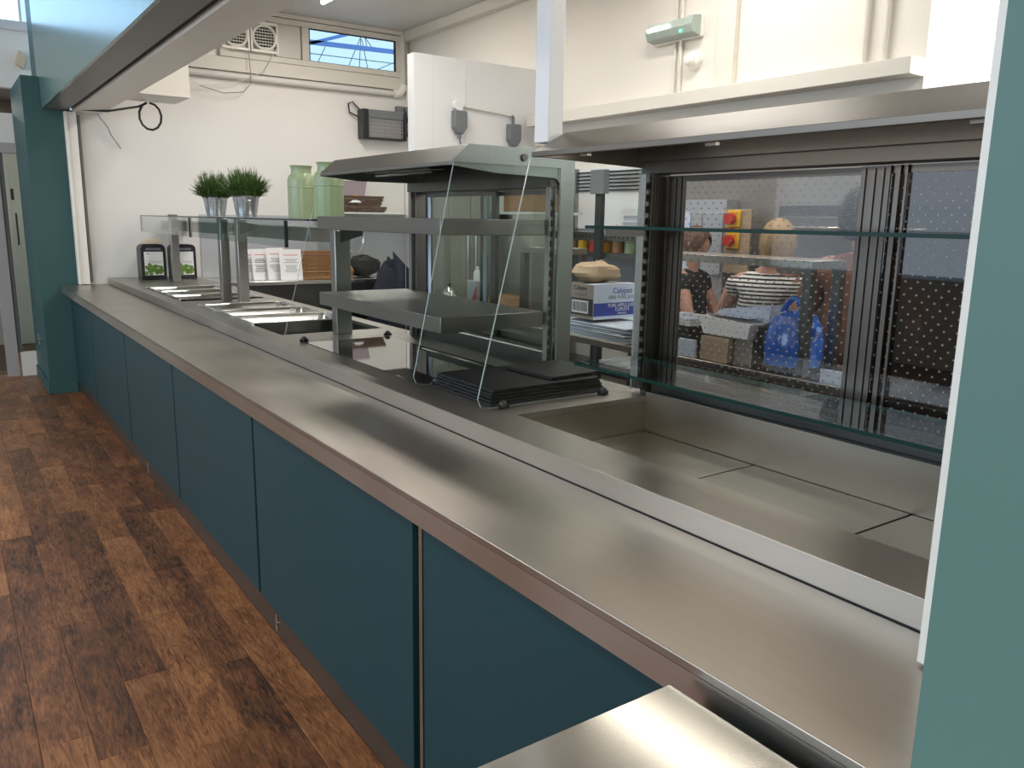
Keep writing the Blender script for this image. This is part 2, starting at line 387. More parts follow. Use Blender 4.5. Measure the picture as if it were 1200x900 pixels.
# ================================================================ STRUCTURE
ZT = 0.92; ZS = 0.972
fl = struct('floor', MB().box(-5.2, 5.0, -2.7, 12.5, -0.12, -0.006), M['floor_base'])
pw = 0.132
plank_meshes = []
for L_ in (0.92, 0.92, 0.92):
    mb = MB(); c = 0.0012; g = 0.0004
    x0, x1, y0, y1 = g, pw-g, g, L_-g
    mb._add([(x0,y0,-0.0055),(x1,y0,-0.0055),(x1,y1,-0.0055),(x0,y1,-0.0055),(x0,y0,-c),(x1,y0,-c),(x1,y1,-c),(x0,y1,-c),
             (x0+c,y0+c,0),(x1-c,y0+c,0),(x1-c,y1-c,0),(x0+c,y1-c,0)],
            [(0,3,2,1),(0,1,5,4),(1,2,6,5),(2,3,7,6),(3,0,4,7),(4,5,9,8),(5,6,10,9),(6,7,11,10),(7,4,8,11),(8,9,10,11)])
    me = bpy.data.meshes.new('plank'); me.from_pydata(mb.v, [], mb.f); me.materials.append(M['plank']); plank_meshes.append(me)
k = 0; x = 0.8855 - pw
while x > -1.6:
    y = 0.95 - random.random()*0.85
    while y < 8.8:
        if not (x < -0.75 and y > 2.6 and False):
            o = bpy.data.objects.new('plank', plank_meshes[0]); COL.objects.link(o); o.parent = fl
            o.location = Vector((x, y, 0)) - ORG[fl.name]; k += 1
        y += 0.92
    x -= pw

# shell of the dining room and the kitchen
struct('wall_left', MB().box(-5.1, -5.0, -2.6, 9.0, 0, 0.95).box(-5.1, -5.0, -2.6, 9.0, 3.52, 3.7).box(-5.1, -5.0, -2.6, -0.3, 0.95, 3.52)
       .box(-5.1, -5.0, 6.7, 9.0, 0.95, 3.52).box(-5.1, -5.0, -0.3, 6.7, 3.15, 3.25), M['cream'])
struct('wall_rear', MB().box(-5.0, 0.9, -2.6, -2.5, 0, 3.7).box(0.9, 4.6, -1.6, -1.5, 0, 3.4), M['cream'])
struct('ceiling', MB().box(-5.0, 0.78, -2.5, 8.85, 3.6, 3.7), M['ceiling'])
# kitchen ceiling, with a bulkhead fascia along its edge
struct('ceiling', MB().box(0.97, 4.6, -1.5, 7.78, 3.33, 3.42), M['ceiling'])
struct('trim_1', MB().box(4.0, 4.078, 2.4, 7.775, 3.24, 3.328).box(1.3, 4.0, 7.72, 7.775, 3.29, 3.328), M['cream_trim'])
# back wall of the kitchen: upper part, then lower
struct('wall_back', MB().box(4.08, 4.2, 2.335, 7.9, 0, 3.42).box(4.08, 4.2, -1.5, 2.335, 0, 1.95), M['cream'])
struct('wall_shade_sheet', MB().box(4.066, 4.0795, 1.0, 4.015, 0, 2.05), M['wall_shade'])  # added sheet: dimness behind the glass doors put into its grey colour
struct('trim_2', MB().box(3.95, 4.078, 2.335, 5.515, 2.245, 2.328).box(4.03, 4.078, 2.335, 5.515, 2.10, 2.165), M['cream_trim'], bev=0.003)
struct('wall_partition', MB().box(2.975, 3.13, 5.58, 5.68, 0, 2.70).box(3.132, 3.42, 5.582, 5.68, 0, 2.70).box(3.422, 4.079, 5.583, 5.68, 0, 2.70), M['white_cool'])
# far wall of the kitchen with the window opening (x 2.30-3.97, z 2.93-3.27)
struct('wall_far', MB().box(1.02, 4.08, 7.78, 7.9, 0, 2.90).box(1.02, 2.2, 7.78, 7.9, 2.90, 3.42).box(3.985, 4.08, 7.78, 7.9, 2.90, 3.42)
       .box(2.2, 3.985, 7.78, 7.9, 3.28, 3.42), M['white'])
# teal column at the far end with its painted skirting
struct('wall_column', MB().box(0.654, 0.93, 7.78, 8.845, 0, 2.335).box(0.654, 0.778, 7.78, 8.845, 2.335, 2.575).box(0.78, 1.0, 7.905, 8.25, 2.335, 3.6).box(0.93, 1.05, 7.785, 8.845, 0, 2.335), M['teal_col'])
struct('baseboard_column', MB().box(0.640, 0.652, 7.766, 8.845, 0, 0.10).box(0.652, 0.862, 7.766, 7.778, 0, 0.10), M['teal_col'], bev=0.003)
# near teal pillar and the bulkhead that spans the opening
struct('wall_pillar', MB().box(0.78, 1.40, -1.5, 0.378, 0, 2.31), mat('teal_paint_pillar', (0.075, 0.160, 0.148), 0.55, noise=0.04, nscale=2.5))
struct('wall_bulkhead', MB().box(0.78, 0.80, -2.5, 7.90, 2.328, 3.6).box(0.80, 0.97, -1.5, 7.90, 2.36, 3.6), M['teal_wall'])
struct('trim_3', MB().box(0.80, 0.962, 0.39, 7.775, 2.330, 2.358), M['soffit'])
struct('trim_4', MB().box(0.963, 0.997, 0.39, 7.70, 2.345, 2.359), M['gap'])
struct('trim_5', MB().box(1.0, 1.215, 0.39, 7.775, 2.32, 3.325), M['white_trim'], bev=0.004)
# shutter guides on both sides of the opening
struct('trim_6', MB().box(0.932, 1.02, 7.715, 7.779, 0.925, 2.318).box(0.932, 0.950, 7.700, 7.715, 0.925, 2.318), M['white_trim'], bev=0.002)
struct('trim_7', MB().box(1.028, 1.047, 7.74, 7.779, 0.94, 2.30), M['soffit'])
struct('trim_8', MB().box(1.060, 1.10, 0.400, 0.5245, 0.925, 2.318), M['white_trim'], bev=0.002)
# end wall of the dining room seen past the column
struct('wall_end', MB().box(-5.0, 0.65, 8.85, 8.95, 2.60, 3.14).box(0.65, 1.0, 8.85, 8.95, 2.60, 3.14).box(-5.0, -0.5, 8.85, 8.95, 0, 2.60)
       .box(-0.5, 1.0, 8.85, 8.95, 2.12, 2.38).box(-5, 1.0, 8.85, 8.95, 3.56, 3.7).box(1.0, 4.6, 11.9, 12.0, 0, 3.0).box(-2.0, 4.6, 12.0, 12.1, 0, 3.0), M['cream'])
struct('trim_9', MB().box(-0.5, 1.0, 8.952, 10.0, 2.602, 2.62).box(-0.5, 1.0, 9.96, 10.0, 2.40, 2.60), mat('porch_brown', (0.10, 0.075, 0.06), 0.5))
w3 = struct('window_3', MB().box(-1.0, 1.0, 8.83, 8.86, 3.09, 3.17).box(0.782, 0.80, 8.84, 8.86, 3.17, 3.56), M['ceiling'])
obj('pane', MB().box(-1.0, 0.78, 8.87, 8.88, 3.17, 3.56), mat('window_sky', (1, 1, 1), 0.4, emit=(0.36, 0.66, 1.0), estr=2.4), w3)
# glazed door to the corridor
d1 = struct('door_1', MB().box(0.405, 0.505, 8.80, 8.85, 0, 2.10).box(-0.5, 1.0, 8.79, 8.85, 2.03, 2.12).box(-0.5, -0.42, 8.80, 8.85, 0, 2.10), mat('door_frame_grey', (0.38, 0.36, 0.355), 0.4), bev=0.003)
obj('kick_panel', MB().box(0.525, 0.652, 8.80, 8.845, 0, 0.225), M['cream_trim'], d1)
obj('stile', MB().box(0.507, 0.545, 8.815, 8.845, 0.225, 2.03), mat('stile_grey', (0.10, 0.105, 0.10), 0.4), d1)
obj('pane', MB().box(0.548, 0.652, 8.825, 8.832, 0.23, 2.03).box(-0.42, 0.403, 8.825, 8.832, 0.02, 2.03), M['door_glass'], d1)
obj('handle', MB().tube([(0.60, 8.815, 1.22), (0.60, 8.77, 1.22), (0.60, 8.77, 1.50), (0.60, 8.815, 1.50)], 0.008), M['black'], d1)
obj('lock_case', MB().box(0.575, 0.60, 8.79, 8.822, 1.62, 1.72), M['black'], d1)
# corridor beyond that door
struct('wall_corridor', MB().box(-2.0, 1.9, 11.0, 11.1, 0, 2.6).box(-2.0, 1.0, 10.0, 11.1, 2.602, 2.65).box(0.9, 1.0, 8.95, 11.0, 0, 2.6), M['cream'])
area('corridor_lamp', (0.2, 10.0, 2.55), (0, 0, 0), 0.6, 0.6, 14, (1, 0.95, 0.85))

# window_1: high strip window in the far kitchen wall
w1 = struct('window_1', MB().box(2.2, 3.985, 7.73, 7.79, 2.895, 2.945).box(2.2, 3.985, 7.73, 7.79, 3.235, 3.285).box(3.925, 3.985, 7.73, 7.79, 2.945, 3.235)
            .box(2.955, 3.025, 7.73, 7.79, 2.945, 3.235).box(2.2, 2.28, 7.73, 7.79, 2.945, 3.235).box(1.8, 3.99, 7.735, 7.779, 2.775, 2.893), M['cream_trim'], bev=0.004)
obj('pane', MB().box(3.025, 3.925, 7.765, 7.771, 2.945, 3.235), M['glass_thin'], w1)
obj('gasket', MB().box(3.025, 3.037, 7.742, 7.764, 2.945, 3.235).box(3.913, 3.925, 7.742, 7.764, 2.945, 3.235).box(3.037, 3.913, 7.742, 7.764, 3.226, 3.235).box(3.037, 3.913, 7.742, 7.764, 2.945, 2.950), M['gap'], w1)
obj('blank_panel', MB().box(2.70, 2.948, 7.745, 7.757, 2.950, 3.232), M['cream_trim'], w1, bev=0.003)
obj('blank_gasket', MB().box(2.282, 2.954, 7.758, 7.766, 2.946, 3.234), M['gap'], w1)
obj('fan_panel', MB().box(2.282, 2.692, 7.745, 7.757, 2.950, 3.232), M['cream_trim'], w1)
# steelwork and cables outside that window
ow = thing('roof_truss', (3.6, 9.5, 2.9), 'blue-grey roof beams and thin wires seen outside the high window', 'roof')
obj('beam', MB().bar((3.456, 9.400, 3.451), (4.954, 9.400, 3.482), 0.03, 0.05), M['steelwork'], ow)
obj('beam', MB().bar((3.552, 9.400, 3.395), (4.338, 9.400, 3.663), 0.03, 0.035), M['steelwork'], ow)
for a, b in (((3.779, 9.400, 3.258), (3.867, 9.400, 3.425)), ((4.111, 9.400, 3.164), (4.304, 9.400, 3.574)), ((4.284, 9.400, 3.202), (4.316, 9.400, 3.642)), ((4.405, 9.400, 3.196), (4.325, 9.400, 3.568)), ((4.427, 9.400, 3.208), (4.837, 9.400, 3.400)), ((3.550, 9.400, 3.332), (4.895, 9.400, 3.347)), ((4.327, 9.400, 3.643), (4.455, 9.400, 3.489)), ((4.349, 9.400, 3.665), (4.399, 9.400, 3.444))):
    obj('wire', MB().cyl(a, b, 0.005, 6), M['grey_box'], ow)

# window_2: bright high window on the right
w2 = struct('window_2', MB().box(4.20, 4.60, 2.335, 2.42, 1.95, 3.42).box(4.08, 4.62, -1.5, 2.42, 1.90, 1.95), M['white_cool'])
obj('pane', MB().box(4.60, 4.62, -1.5, 2.42, 1.95, 3.42), M['win_white'], w2)

# ================================================================ THE COUNTER
cb = thing('serving_counter', (1.3, 4.1, 0), 'long teal panelled counter front under the stainless tray slide', 'counter')
obj('plinth', MB().box(0.885, 0.90, 0.4, 7.76, 0.0, 0.135), M['plinth'], cb)
obj('carcass', MB().box(0.885, 0.90, 0.4, 7.76, 0.137, 0.855).box(1.83, 1.85, 0.4, 7.70, 0.0, 0.92).box(0.90, 1.83, 7.70, 7.72, 0.0, 0.86), M['gap'], cb)
seams = [0.42, 1.612, 2.87, 4.11, 5.35, 6.70, 7.755]
for i in range(6):
    a, b = seams[i] + 0.011, seams[i+1] - 0.011
    if i == 1: a += 0.022
    if i == 0: b -= 0.012
    obj('panel', MB().box(0.862, 0.883, a, b, 0.125, 0.852), M['teal_panel'], cb, bev=0.0015)
obj('cover_strip', MB().box(0.860, 0.884, 1.592, 1.607, 0.0, 0.852), M['edge'], cb)
for y in (0.75, 2.75, 5.0): obj('stud', MB().cyl((0.884, y, 0.05), (0.878, y, 0.05), 0.008).cyl((0.882, y, 0.02), (0.882, y, 0.085), 0.004), M['chrome'], cb)

ts = thing('tray_slide', (0.98, 4.1, 0.86), 'brushed stainless tray slide running along the counter front', 'tray slide')
obj('top_sheet', MB().box(0.80, 1.153, 0.39, 7.752, 0.905, ZT), M['tray'], ts, bev=0.0016)
obj('front_lip', MB().box(0.80, 0.815, 0.39, 7.752, 0.858, 0.9049), M['edge'], ts)
obj('sealant_joint', MB().box(1.1535, 1.1565, 0.45, 7.70, 0.900, 0.9215), M['gap'], ts)

ct = thing('servery_worktop', (1.5, 4.1, 0.90), 'raised stainless servery top with heated wells, glass hob and sunken cold well', 'worktop')
top = MB()
Y0, Y1, X0, X1 = 0.40, 7.752, 1.158, 1.87
cuts = [(0.48, 1.85, 1.31, 1.82), (2.355, 3.435, 1.28, 1.685), (3.72, 5.24, 1.272, 1.795), (5.475, 6.60, 1.235, 1.775)]
yy = Y0
for a, b, c, d in cuts:
    top.box(X0, X1, yy, a, 0.955, ZS); top.box(X0, c, a, b, 0.955, ZS); top.box(d, X1, a, b, 0.955, ZS); yy = b
top.box(X0, X1, yy, Y1, 0.955, ZS)
obj('sheet', top, M['top'], ct)
obj('front_upstand', MB().box(1.1563, 1.1578, Y0, Y1, 0.922, 0.9716), M['edge'], ct)
obj('rolled_edge', MB().tube([(1.1590, Y0, 0.9708), (1.1590, Y1, 0.9708)], 0.0016, 8), M['edge'], ct)
# cold well
obj('well_lining', MB().box(1.30, 1.309, 0.47, 1.86, 0.845, 0.954).box(1.821, 1.83, 0.47, 1.86, 0.845, 0.954).box(1.309, 1.821, 1.851, 1.86, 0.845, 0.954).box(1.309, 1.821, 0.47, 0.479, 0.845, 0.954), M['well'], ct)
obj('well_back_plate', MB().box(1.815, 1.8205, 0.48, 1.85, 0.856, 0.985), M['well'], ct)
for a, b in ((0.482, 0.947), (0.953, 1.407), (1.413, 1.848)):
    obj('well_tile', MB().box(1.312, 1.812, a, b, 0.845, 0.856), M['well'], ct, bev=0.002)
# air grille behind the well
gr = MB()
for i in range(3): gr.box(1.826+i*0.013, 1.833+i*0.013, 0.48, 1.86, 0.973, 0.979)
for y in [0.5+0.03*i for i in range(46)]: gr.box(1.824, 1.866, y, y+0.006, 0.9725, 0.977)
obj('air_grille', gr, M['dark_steel'], ct)
# hob glass
obj('hob_glass', MB().box(1.282, 1.683, 2.358, 3.432, 0.964, 0.9745), M['hob'], ct, bev=0.001)
for i, (a, b) in enumerate(((3.72, 5.24), (5.475, 6.60))):
    c, d = ((1.272, 1.795), (1.235, 1.775))[i]
    obj('well_box', MB().box(c-0.008, c, a, b, 0.76, 0.954).box(d, d+0.008, a, b, 0.76, 0.954).box(c, d, a-0.008, a, 0.76, 0.954).box(c, d, b, b+0.008, 0.76, 0.954).box(c, d, a, b, 0.75, 0.759), M['dark_steel'], ct)

# gastronorm pans hanging in the wells
def pan_mesh():
    mb = MB()
    def ring(hx, hy, z): return [(-hx, -hy, z), (hx, -hy, z), (hx, hy, z), (-hx, hy, z)]
    def rr(hx, hy, z, r, n=5):
        out = []
        for cx, cy, a0 in ((hx-r, hy-r, 0), (-hx+r, hy-r, 90), (-hx+r, -hy+r, 180), (hx-r, -hy+r, 270)):
            for k in range(n): a = math.radians(a0+90*k/(n-1)); out.append((cx+r*math.cos(a), cy+r*math.sin(a), z))
        return out
    R = [rr(0.265, 0.168, 0.000, 0.012), rr(0.265, 0.168, 0.006, 0.012), rr(0.248, 0.150, 0.005, 0.02), rr(0.240, 0.143, -0.008, 0.03), rr(0.228, 0.132, -0.062, 0.035)]
    vs = [p for r in R for p in r]; n = 20; fs = []
    for i in range(len(R)-1):
        for k in range(n): fs.append((i*n+k, i*n+(k+1) % n, (i+1)*n+(k+1) % n, (i+1)*n+k))
    fs.append(list(range(4*n, 5*n)))
    mb._add(vs, fs)
    return mb
names = ['nearest shallow steel pan beside the empty dark slot', 'middle steel pan of the nearer heated well', 'furthest steel pan of the nearer heated well, by the twin posts',
         'nearest steel pan of the far well, behind the twin posts', 'middle steel pan of the far well', 'furthest steel pan, below the napkin holders']
pans = []
for i, (x, y) in enumerate(((1.533, 4.305), (1.533, 4.66), (1.533, 5.015), (1.505, 5.72), (1.505, 6.07), (1.505, 6.42))):
    if i == 0:
        mb = pan_mesh(); mb.v = [(a+x, b+y, c+ZS+0.001) for a, b, c in mb.v]
        p0 = obj('food_pan', mb, M['pan'], origin=(x, y, ZS+0.001)); tag(p0, names[0], 'pan', 'shallow food pans in the heated wells')
        obj('divider_bar', MB().box(x-0.268, x+0.268, y+0.170, y+0.183, ZS+0.0005, ZS+0.010), M['pan'], p0)
    else: copy_tree(p0, (x, y, ZS+0.001), names[i])

# ================================================================ SALAD GANTRY
sg = thing('glass_gantry', (1.6, 5.7, ZS), 'glass sneeze guard on steel posts above the food pans', 'sneeze guard')
def panel_glass(name, x0, x1, y0, y1, z0, z1, parent, edge='glass_edge_dark', thin='x', gm='glass'):
    """glass slab whose narrow faces carry the edge material"""
    mb = MB(); mb.box(x0, x1, y0, y1, z0, z1)
    ax = {'x': (3, 5), 'y': (2, 4), 'z': (0, 1)}[thin]
    mb.mi = [0 if i in ax else 1 for i in range(6)]
    return obj(name, mb, [M[gm], M[edge]], parent)
panel_glass('top_glass', 1.425, 1.84, 3.75, 7.60, 1.497, 1.505, sg, thin='z')
panel_glass('front_glass', 1.425, 1.433, 4.05, 5.93, 1.368, 1.4955, sg)
panel_glass('front_glass', 1.425, 1.433, 5.96, 7.60, 1.368, 1.4955, sg)
obj('glass_seal', MB().box(1.422, 1.436, 4.034, 4.050, 1.364, 1.4955), M['gap'], sg)
obj('glass_seal', MB().box(1.422, 1.436, 5.932, 5.958, 1.364, 1.4955), M['gap'], sg)
obj('lamp_box', MB().box(1.625, 1.84, 4.23, 7.76, 1.385, 1.460), M['shelf'], sg, bev=0.003)
for (x, y, w) in ((1.575, 7.10, 0.062), (1.497, 5.40, 0.058), (1.555, 5.22, 0.062), (1.545, 3.64, 0.078)):
    zt = 1.4965 if w < 0.07 else 1.455
    po = obj('post', MB().box(x-w/2, x+w/2, y-0.03, y+0.03, ZS, zt), M['post'], sg, bev=0.004)
    obj('arm', MB().prism([(x-0.015, 1.478), (x+0.10, 1.462), (x+0.10, 1.435), (x-0.015, 1.40)], 'y', y-0.036, y-0.031), M['dark_steel'], po)
obj('post_cap', MB().box(1.545, 1.605, 7.07, 7.13, 1.5055, 1.514), M['dark_steel'], sg)

# ================================================================ HEATED DISPLAY
hd = thing('heated_display', (1.6, 2.9, ZS), 'stainless heated display with two open shelves and sloped canopy over the glass hob', 'display cabinet')
cano = MB()
cano.prism([(1.385, 1.690), (1.385, 1.702), (1.452, 1.760), (1.90, 1.760), (1.90, 1.750), (1.456, 1.750), (1.395, 1.698), (1.395, 1.690)], 'y', 2.36, 3.46)
cano.prism([(1.385, 1.690), (1.385, 1.702), (1.452, 1.760), (1.90, 1.760), (1.90, 1.675), (1.56, 1.675)], 'y', 3.452, 3.46)
obj('canopy', cano, M['shelf'], hd, bev=0.0015)
# near end frame: L-shaped gable with a rounded inside corner
pts = [(1.385, 1.690), (1.385, 1.702), (1.452, 1.760), (1.90, 1.760), (1.90, ZS), (1.838, ZS), (1.838, 1.63)]
for k in range(1, 7): a = PI/2*k/6; pts.append((1.798+0.04*math.cos(a), 1.63+0.036*math.sin(a)))
pts += [(1.56, 1.672)]
obj('end_frame', MB().prism(pts, 'y', 2.350, 2.359), M['gable'], hd)
obj('screw', MB().cyl((1.675, 2.350, 1.728), (1.675, 2.343, 1.728), 0.012, 16), M['dark_steel'], hd)
obj('rear_header', MB().box(1.80, 1.898, 2.36, 3.45, 1.635, 1.674).box(1.885, 1.898, 2.36, 3.45, 1.6745, 1.749).box(1.47, 1.80, 2.36, 3.45, 1.735, 1.748), M['dark_steel'], hd)
obj('heat_lamp', MB().box(1.52, 1.60, 2.75, 3.30, 1.70, 1.734), M['dark_steel'], hd, bev=0.004)
obj('lamp_bulb', MB().cyl((1.56, 2.78, 1.695), (1.56, 3.27, 1.695), 0.008), M['chrome'], hd)
for z0, z1 in ((1.465, 1.520), (1.137, 1.192)):
    s_ = obj('shelf', MB().box(1.36, 1.79, 2.375, 3.45, z0, z1), M['shelf'], hd, bev=0.002)
    obj('bracket', MB().box(1.79, 1.80, 2.375, 3.44, z0+0.008, z1-0.01), M['dark_steel'], s_)
def slotted(name, x, y, z0, z1, parent, w=0.028):
    mb = MB(); mb.box(x-w/2, x-w/2+0.004, y-0.012, y+0.012, z0, z1); mb.box(x+w/2-0.004, x+w/2, y-0.012, y+0.012, z0, z1); mb.box(x-w/2+0.004, x+w/2-0.004, y+0.006, y+0.012, z0, z1)
    u = obj(name, mb, M['post'], parent)
    sl = MB(); z = z0+0.02
    while z < z1-0.03: sl.box(x-w/2+0.005, x+w/2-0.005, y+0.004, y+0.0055, z, z+0.022); z += 0.036
    obj('slots', sl, M['gap'], u, kind='stuff'); return u
slotted('upright', 1.815, 2.376, ZS, 1.634, hd)
slotted('upright', 1.815, 3.43, ZS, 1.634, hd)
obj('corner_post', MB().box(1.805, 1.895, 3.425, 3.449, ZS, 1.634), M['dark_steel'], hd)
# rear sliding doors
obj('door_track', MB().box(1.835, 1.895, 2.365, 3.42, ZS, 1.045), M['dark_steel'], hd)
obj('top_track', MB().box(1.84, 1.895, 2.365, 3.42, 1.630, 1.634), M['dark_steel'], hd)
obj('track_strip', MB().box(1.829, 1.834, 2.40, 3.42, 1.030, 1.036), M['chrome'], hd)
for (ya, yb, xo) in ((2.78, 3.36, 1.846), (2.375, 2.93, 1.870)):
    dm = MB().box(xo, xo+0.018, ya, ya+0.03, 1.046, 1.628).box(xo, xo+0.018, yb-0.03, yb, 1.046, 1.628).box(xo, xo+0.018, ya+0.03, yb-0.03, 1.046, 1.07).box(xo, xo+0.018, ya+0.03, yb-0.03, 1.612, 1.628)
    d_ = obj('sliding_door', dm, M['dark_steel'], hd)
    obj('pane', MB().box(xo+0.006, xo+0.010, ya+0.03, yb-0.03, 1.07, 1.612), M['door_glass'], d_)
    obj('pull_strip', MB().box(xo-0.004, xo-0.001, yb-0.052, yb-0.030, 1.07, 1.612), M['card_white'], d_)
# glass gables with front edge sloped, held by black clips
def gable_glass(y, xb, zb, xt, zt, parent, label=None, xr=1.80):
    r = 0.03
    pts = [(xb+r, zb), (xb+0.010, zb+0.006), (xb, zb+r), (xt, zt), (xr, zt), (xr, zb)]
    mb = MB().prism(pts, 'y', y, y+0.006); mb.mi = [0, 0] + [1]*(len(mb.mi)-2)
    g = obj('gable_glass', mb, [M['glass_thin'], M['glass_edge_light']], parent)
    return g
def clip(x, y, parent):
    c = obj('glass_clip', MB().lathe([(0.004, 0), (0.012, 0.002), (0.014, 0.010), (0.010, 0.020), (0.0, 0.024)], (x, y, ZS+0.0008), 14).box(x-0.018, x+0.018, y-0.006, y+0.006, ZS+0.0008, ZS+0.012), M['black'], parent)
    return c
for y, xb in ((3.47, 1.205), (2.342, 1.240)):
    gable_glass(y, xb, ZS+0.004, 1.392, 1.70, hd, xr=1.80 if y > 3 else 1.83)
    for x in (xb+0.085, 1.70): clip(x, y, hd)

# ================================================================ COLD DISPLAY
cd = thing('cold_display', (1.6, 1.2, ZS), 'chilled display with glass shelves under a stainless hood, beside the pillar', 'display cabinet')
hood = MB()
prof = [(1.402, 1.693), (1.400, 1.708), (1.412, 1.712), (1.520, 1.768), (1.92, 1.768), (1.92, 1.756), (1.524, 1.756), (1.416, 1.700), (1.416, 1.693)]
hood.prism(prof, 'y', 0.40, 1.93)
hood.prism([(1.404, 1.694), (1.404, 1.706), (1.520, 1.765), (1.92, 1.765), (1.92, 1.68), (1.46, 1.694)], 'y', 1.922, 1.931)
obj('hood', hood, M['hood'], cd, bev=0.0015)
obj('rear_header', MB().box(1.82, 1.915, 0.40, 1.921, 1.665, 1.755).box(1.80, 1.819, 0.40, 1.921, 1.700, 1.755), mat('header_brown', (0.10, 0.09, 0.08), 0.4, 0.8), cd)
obj('hood_lamp', MB().box(1.54, 1.62, 0.50, 1.85, 1.738, 1.752), M['white_trim'], cd, bev=0.002)
obj('lamp_tube', MB().cyl((1.575, 0.55, 1.729), (1.575, 1.80, 1.729), 0.007), mat('hood_tube', (1, 1, 1), 0.4, emit=(1.0, 0.95, 0.85), estr=4), cd)
area('hood_glow', (1.575, 1.17, 1.7195), (0, 0, 0), 0.035, 1.25, 2.0, (1.0, 0.93, 0.80))
for y in (1.72, 1.28, 0.70): obj('clip', MB().box(1.430, 1.444, y, y+0.03, 1.688, 1.6945), M['hood'], cd)
for z, x0 in ((1.497, 1.585), (1.086, 1.560)):
    mb = MB().box(x0, 1.815, 0.45, 1.905, z, z+0.009); mb.mi = [0, 0, 1, 1, 1, 1]
    s_ = obj('glass_shelf', mb, [M['glass'], M['glass_edge']], cd)
    for y in (0.5, 1.90): obj('bracket', MB().box(1.66, 1.828, y-0.002, y+0.002, z-0.022, z-0.001), M['post'], s_)
slotted('upright', 1.835, 1.912, ZS+0.014, 1.664, cd, 0.03)
obj('corner_post', MB().box(1.862, 1.912, 1.885, 1.925, ZS, 1.664).box(1.855, 1.862, 1.888, 1.894, ZS, 1.664), M['dark_steel'], cd)
ft = MB()
ft.box(1.868, 1.915, 0.42, 1.884, ZS, 1.000).box(1.868, 1.874, 0.42, 1.884, 1.000, 1.018).box(1.888, 1.894, 0.42, 1.884, 1.000, 1.018).box(1.909, 1.915, 0.42, 1.884, 1.000, 1.018)
obj('door_track', ft, M['dark_steel'], cd)
for (ya, yb, xo, gm) in ((1.135, 1.880, 1.896, 'film'), (0.43, 1.205, 1.876, 'film_dark')):
    w = 0.055; w2_ = 0.070
    dm = MB().box(xo, xo+0.010, ya, ya+w, 1.019, 1.66).box(xo, xo+0.010, yb-w2_, yb, 1.019, 1.66).box(xo, xo+0.010, ya+w, yb-w2_, 1.019, 1.038).box(xo, xo+0.010, ya+w, yb-w2_, 1.642, 1.66)
    for q in (0.006, 0.024, 0.040): dm.box(xo-0.004, xo-0.0005, ya+q, ya+q+0.005, 1.022, 1.655).box(xo-0.004, xo-0.0005, yb-q*1.4-0.005, yb-q*1.4, 1.022, 1.655)
    d_ = obj('sliding_door', dm, M['door_frame'], cd)
    obj('pane', MB().box(xo+0.003, xo+0.006, ya+w, yb-w2_, 1.038, 1.642), M[gm], d_)
obj('ribbed_strip', MB().box(1.868, 1.873, 1.082, 1.088, 1.02, 1.66).box(1.868, 1.873, 1.100, 1.112, 1.02, 1.66).box(1.868, 1.873, 1.125, 1.130, 1.02, 1.66), M['door_frame'], cd)
g = gable_glass(1.935, 1.232, ZS+0.006, 1.403, 1.690, cd, xr=1.83)
for x in (1.322, 1.71): clip(x, 1.938, cd)

# post from the hood to the ceiling
po = obj('ceiling_post', MB().box(1.467, 1.520, 1.9415, 2.01, 1.74, 3.33), M['white_cool'], bev=0.003); tag(po, 'square white boxed post rising from the stainless hood', 'post')

# stainless box in the foreground
sb = thing('steel_cabinet', (0.44, 0.2, 0), 'low stainless cabinet in the foreground, glaring with reflected daylight', 'cabinet')
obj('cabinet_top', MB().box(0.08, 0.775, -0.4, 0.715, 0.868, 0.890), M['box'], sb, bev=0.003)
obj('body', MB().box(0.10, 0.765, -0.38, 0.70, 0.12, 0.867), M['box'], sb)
for x in (0.14, 0.73):
    for y in (-0.34, 0.66): obj('leg', MB().cyl((x, y, 0), (x, y, 0.12), 0.02), M['post'], sb)

# ================================================================ SLATES
slabels = ['black slate board at the very bottom of the slate stack', 'second black slate board from the bottom of the stack', 'third black slate board, in the middle of the stack',
           'fourth black slate board, under the topmost large one', 'topmost large black slate board of the stack']
def slate(x0, x1, y0, y1, z, t, ang, lab, grp):
    mb = MB(); pts = []
    n = 14
    for (ax, ay, bx, by) in ((x0, y0, x1, y0), (x1, y0, x1, y1), (x1, y1, x0, y1), (x0, y1, x0, y0)):
        for k in range(n): f = k/n; pts.append((ax+(bx-ax)*f+random.uniform(-.003, .003), ay+(by-ay)*f+random.uniform(-.003, .003)))
    mb.prism(pts, 'z', z, z+t); mb.rotz(ang, ((x0+x1)/2, (y0+y1)/2))
    o = obj('slate_board', mb, M['slate'], smooth=0); tag(o, lab, 'slate board', grp); return o
z = ZS+0.0012
for i in range(5):
    slate(1.300+0.004*i, 1.745-0.003*i, 1.972+0.003*i, 2.318, z, 0.0078, random.uniform(-.006, .006), slabels[i], 'large slate boards stacked beside the hob'); z += 0.0092
slate(1.555, 1.795, 2.02, 2.27, z+0.001, 0.009, 0.05, 'small square black slate board lying on top of the slate stack', None)

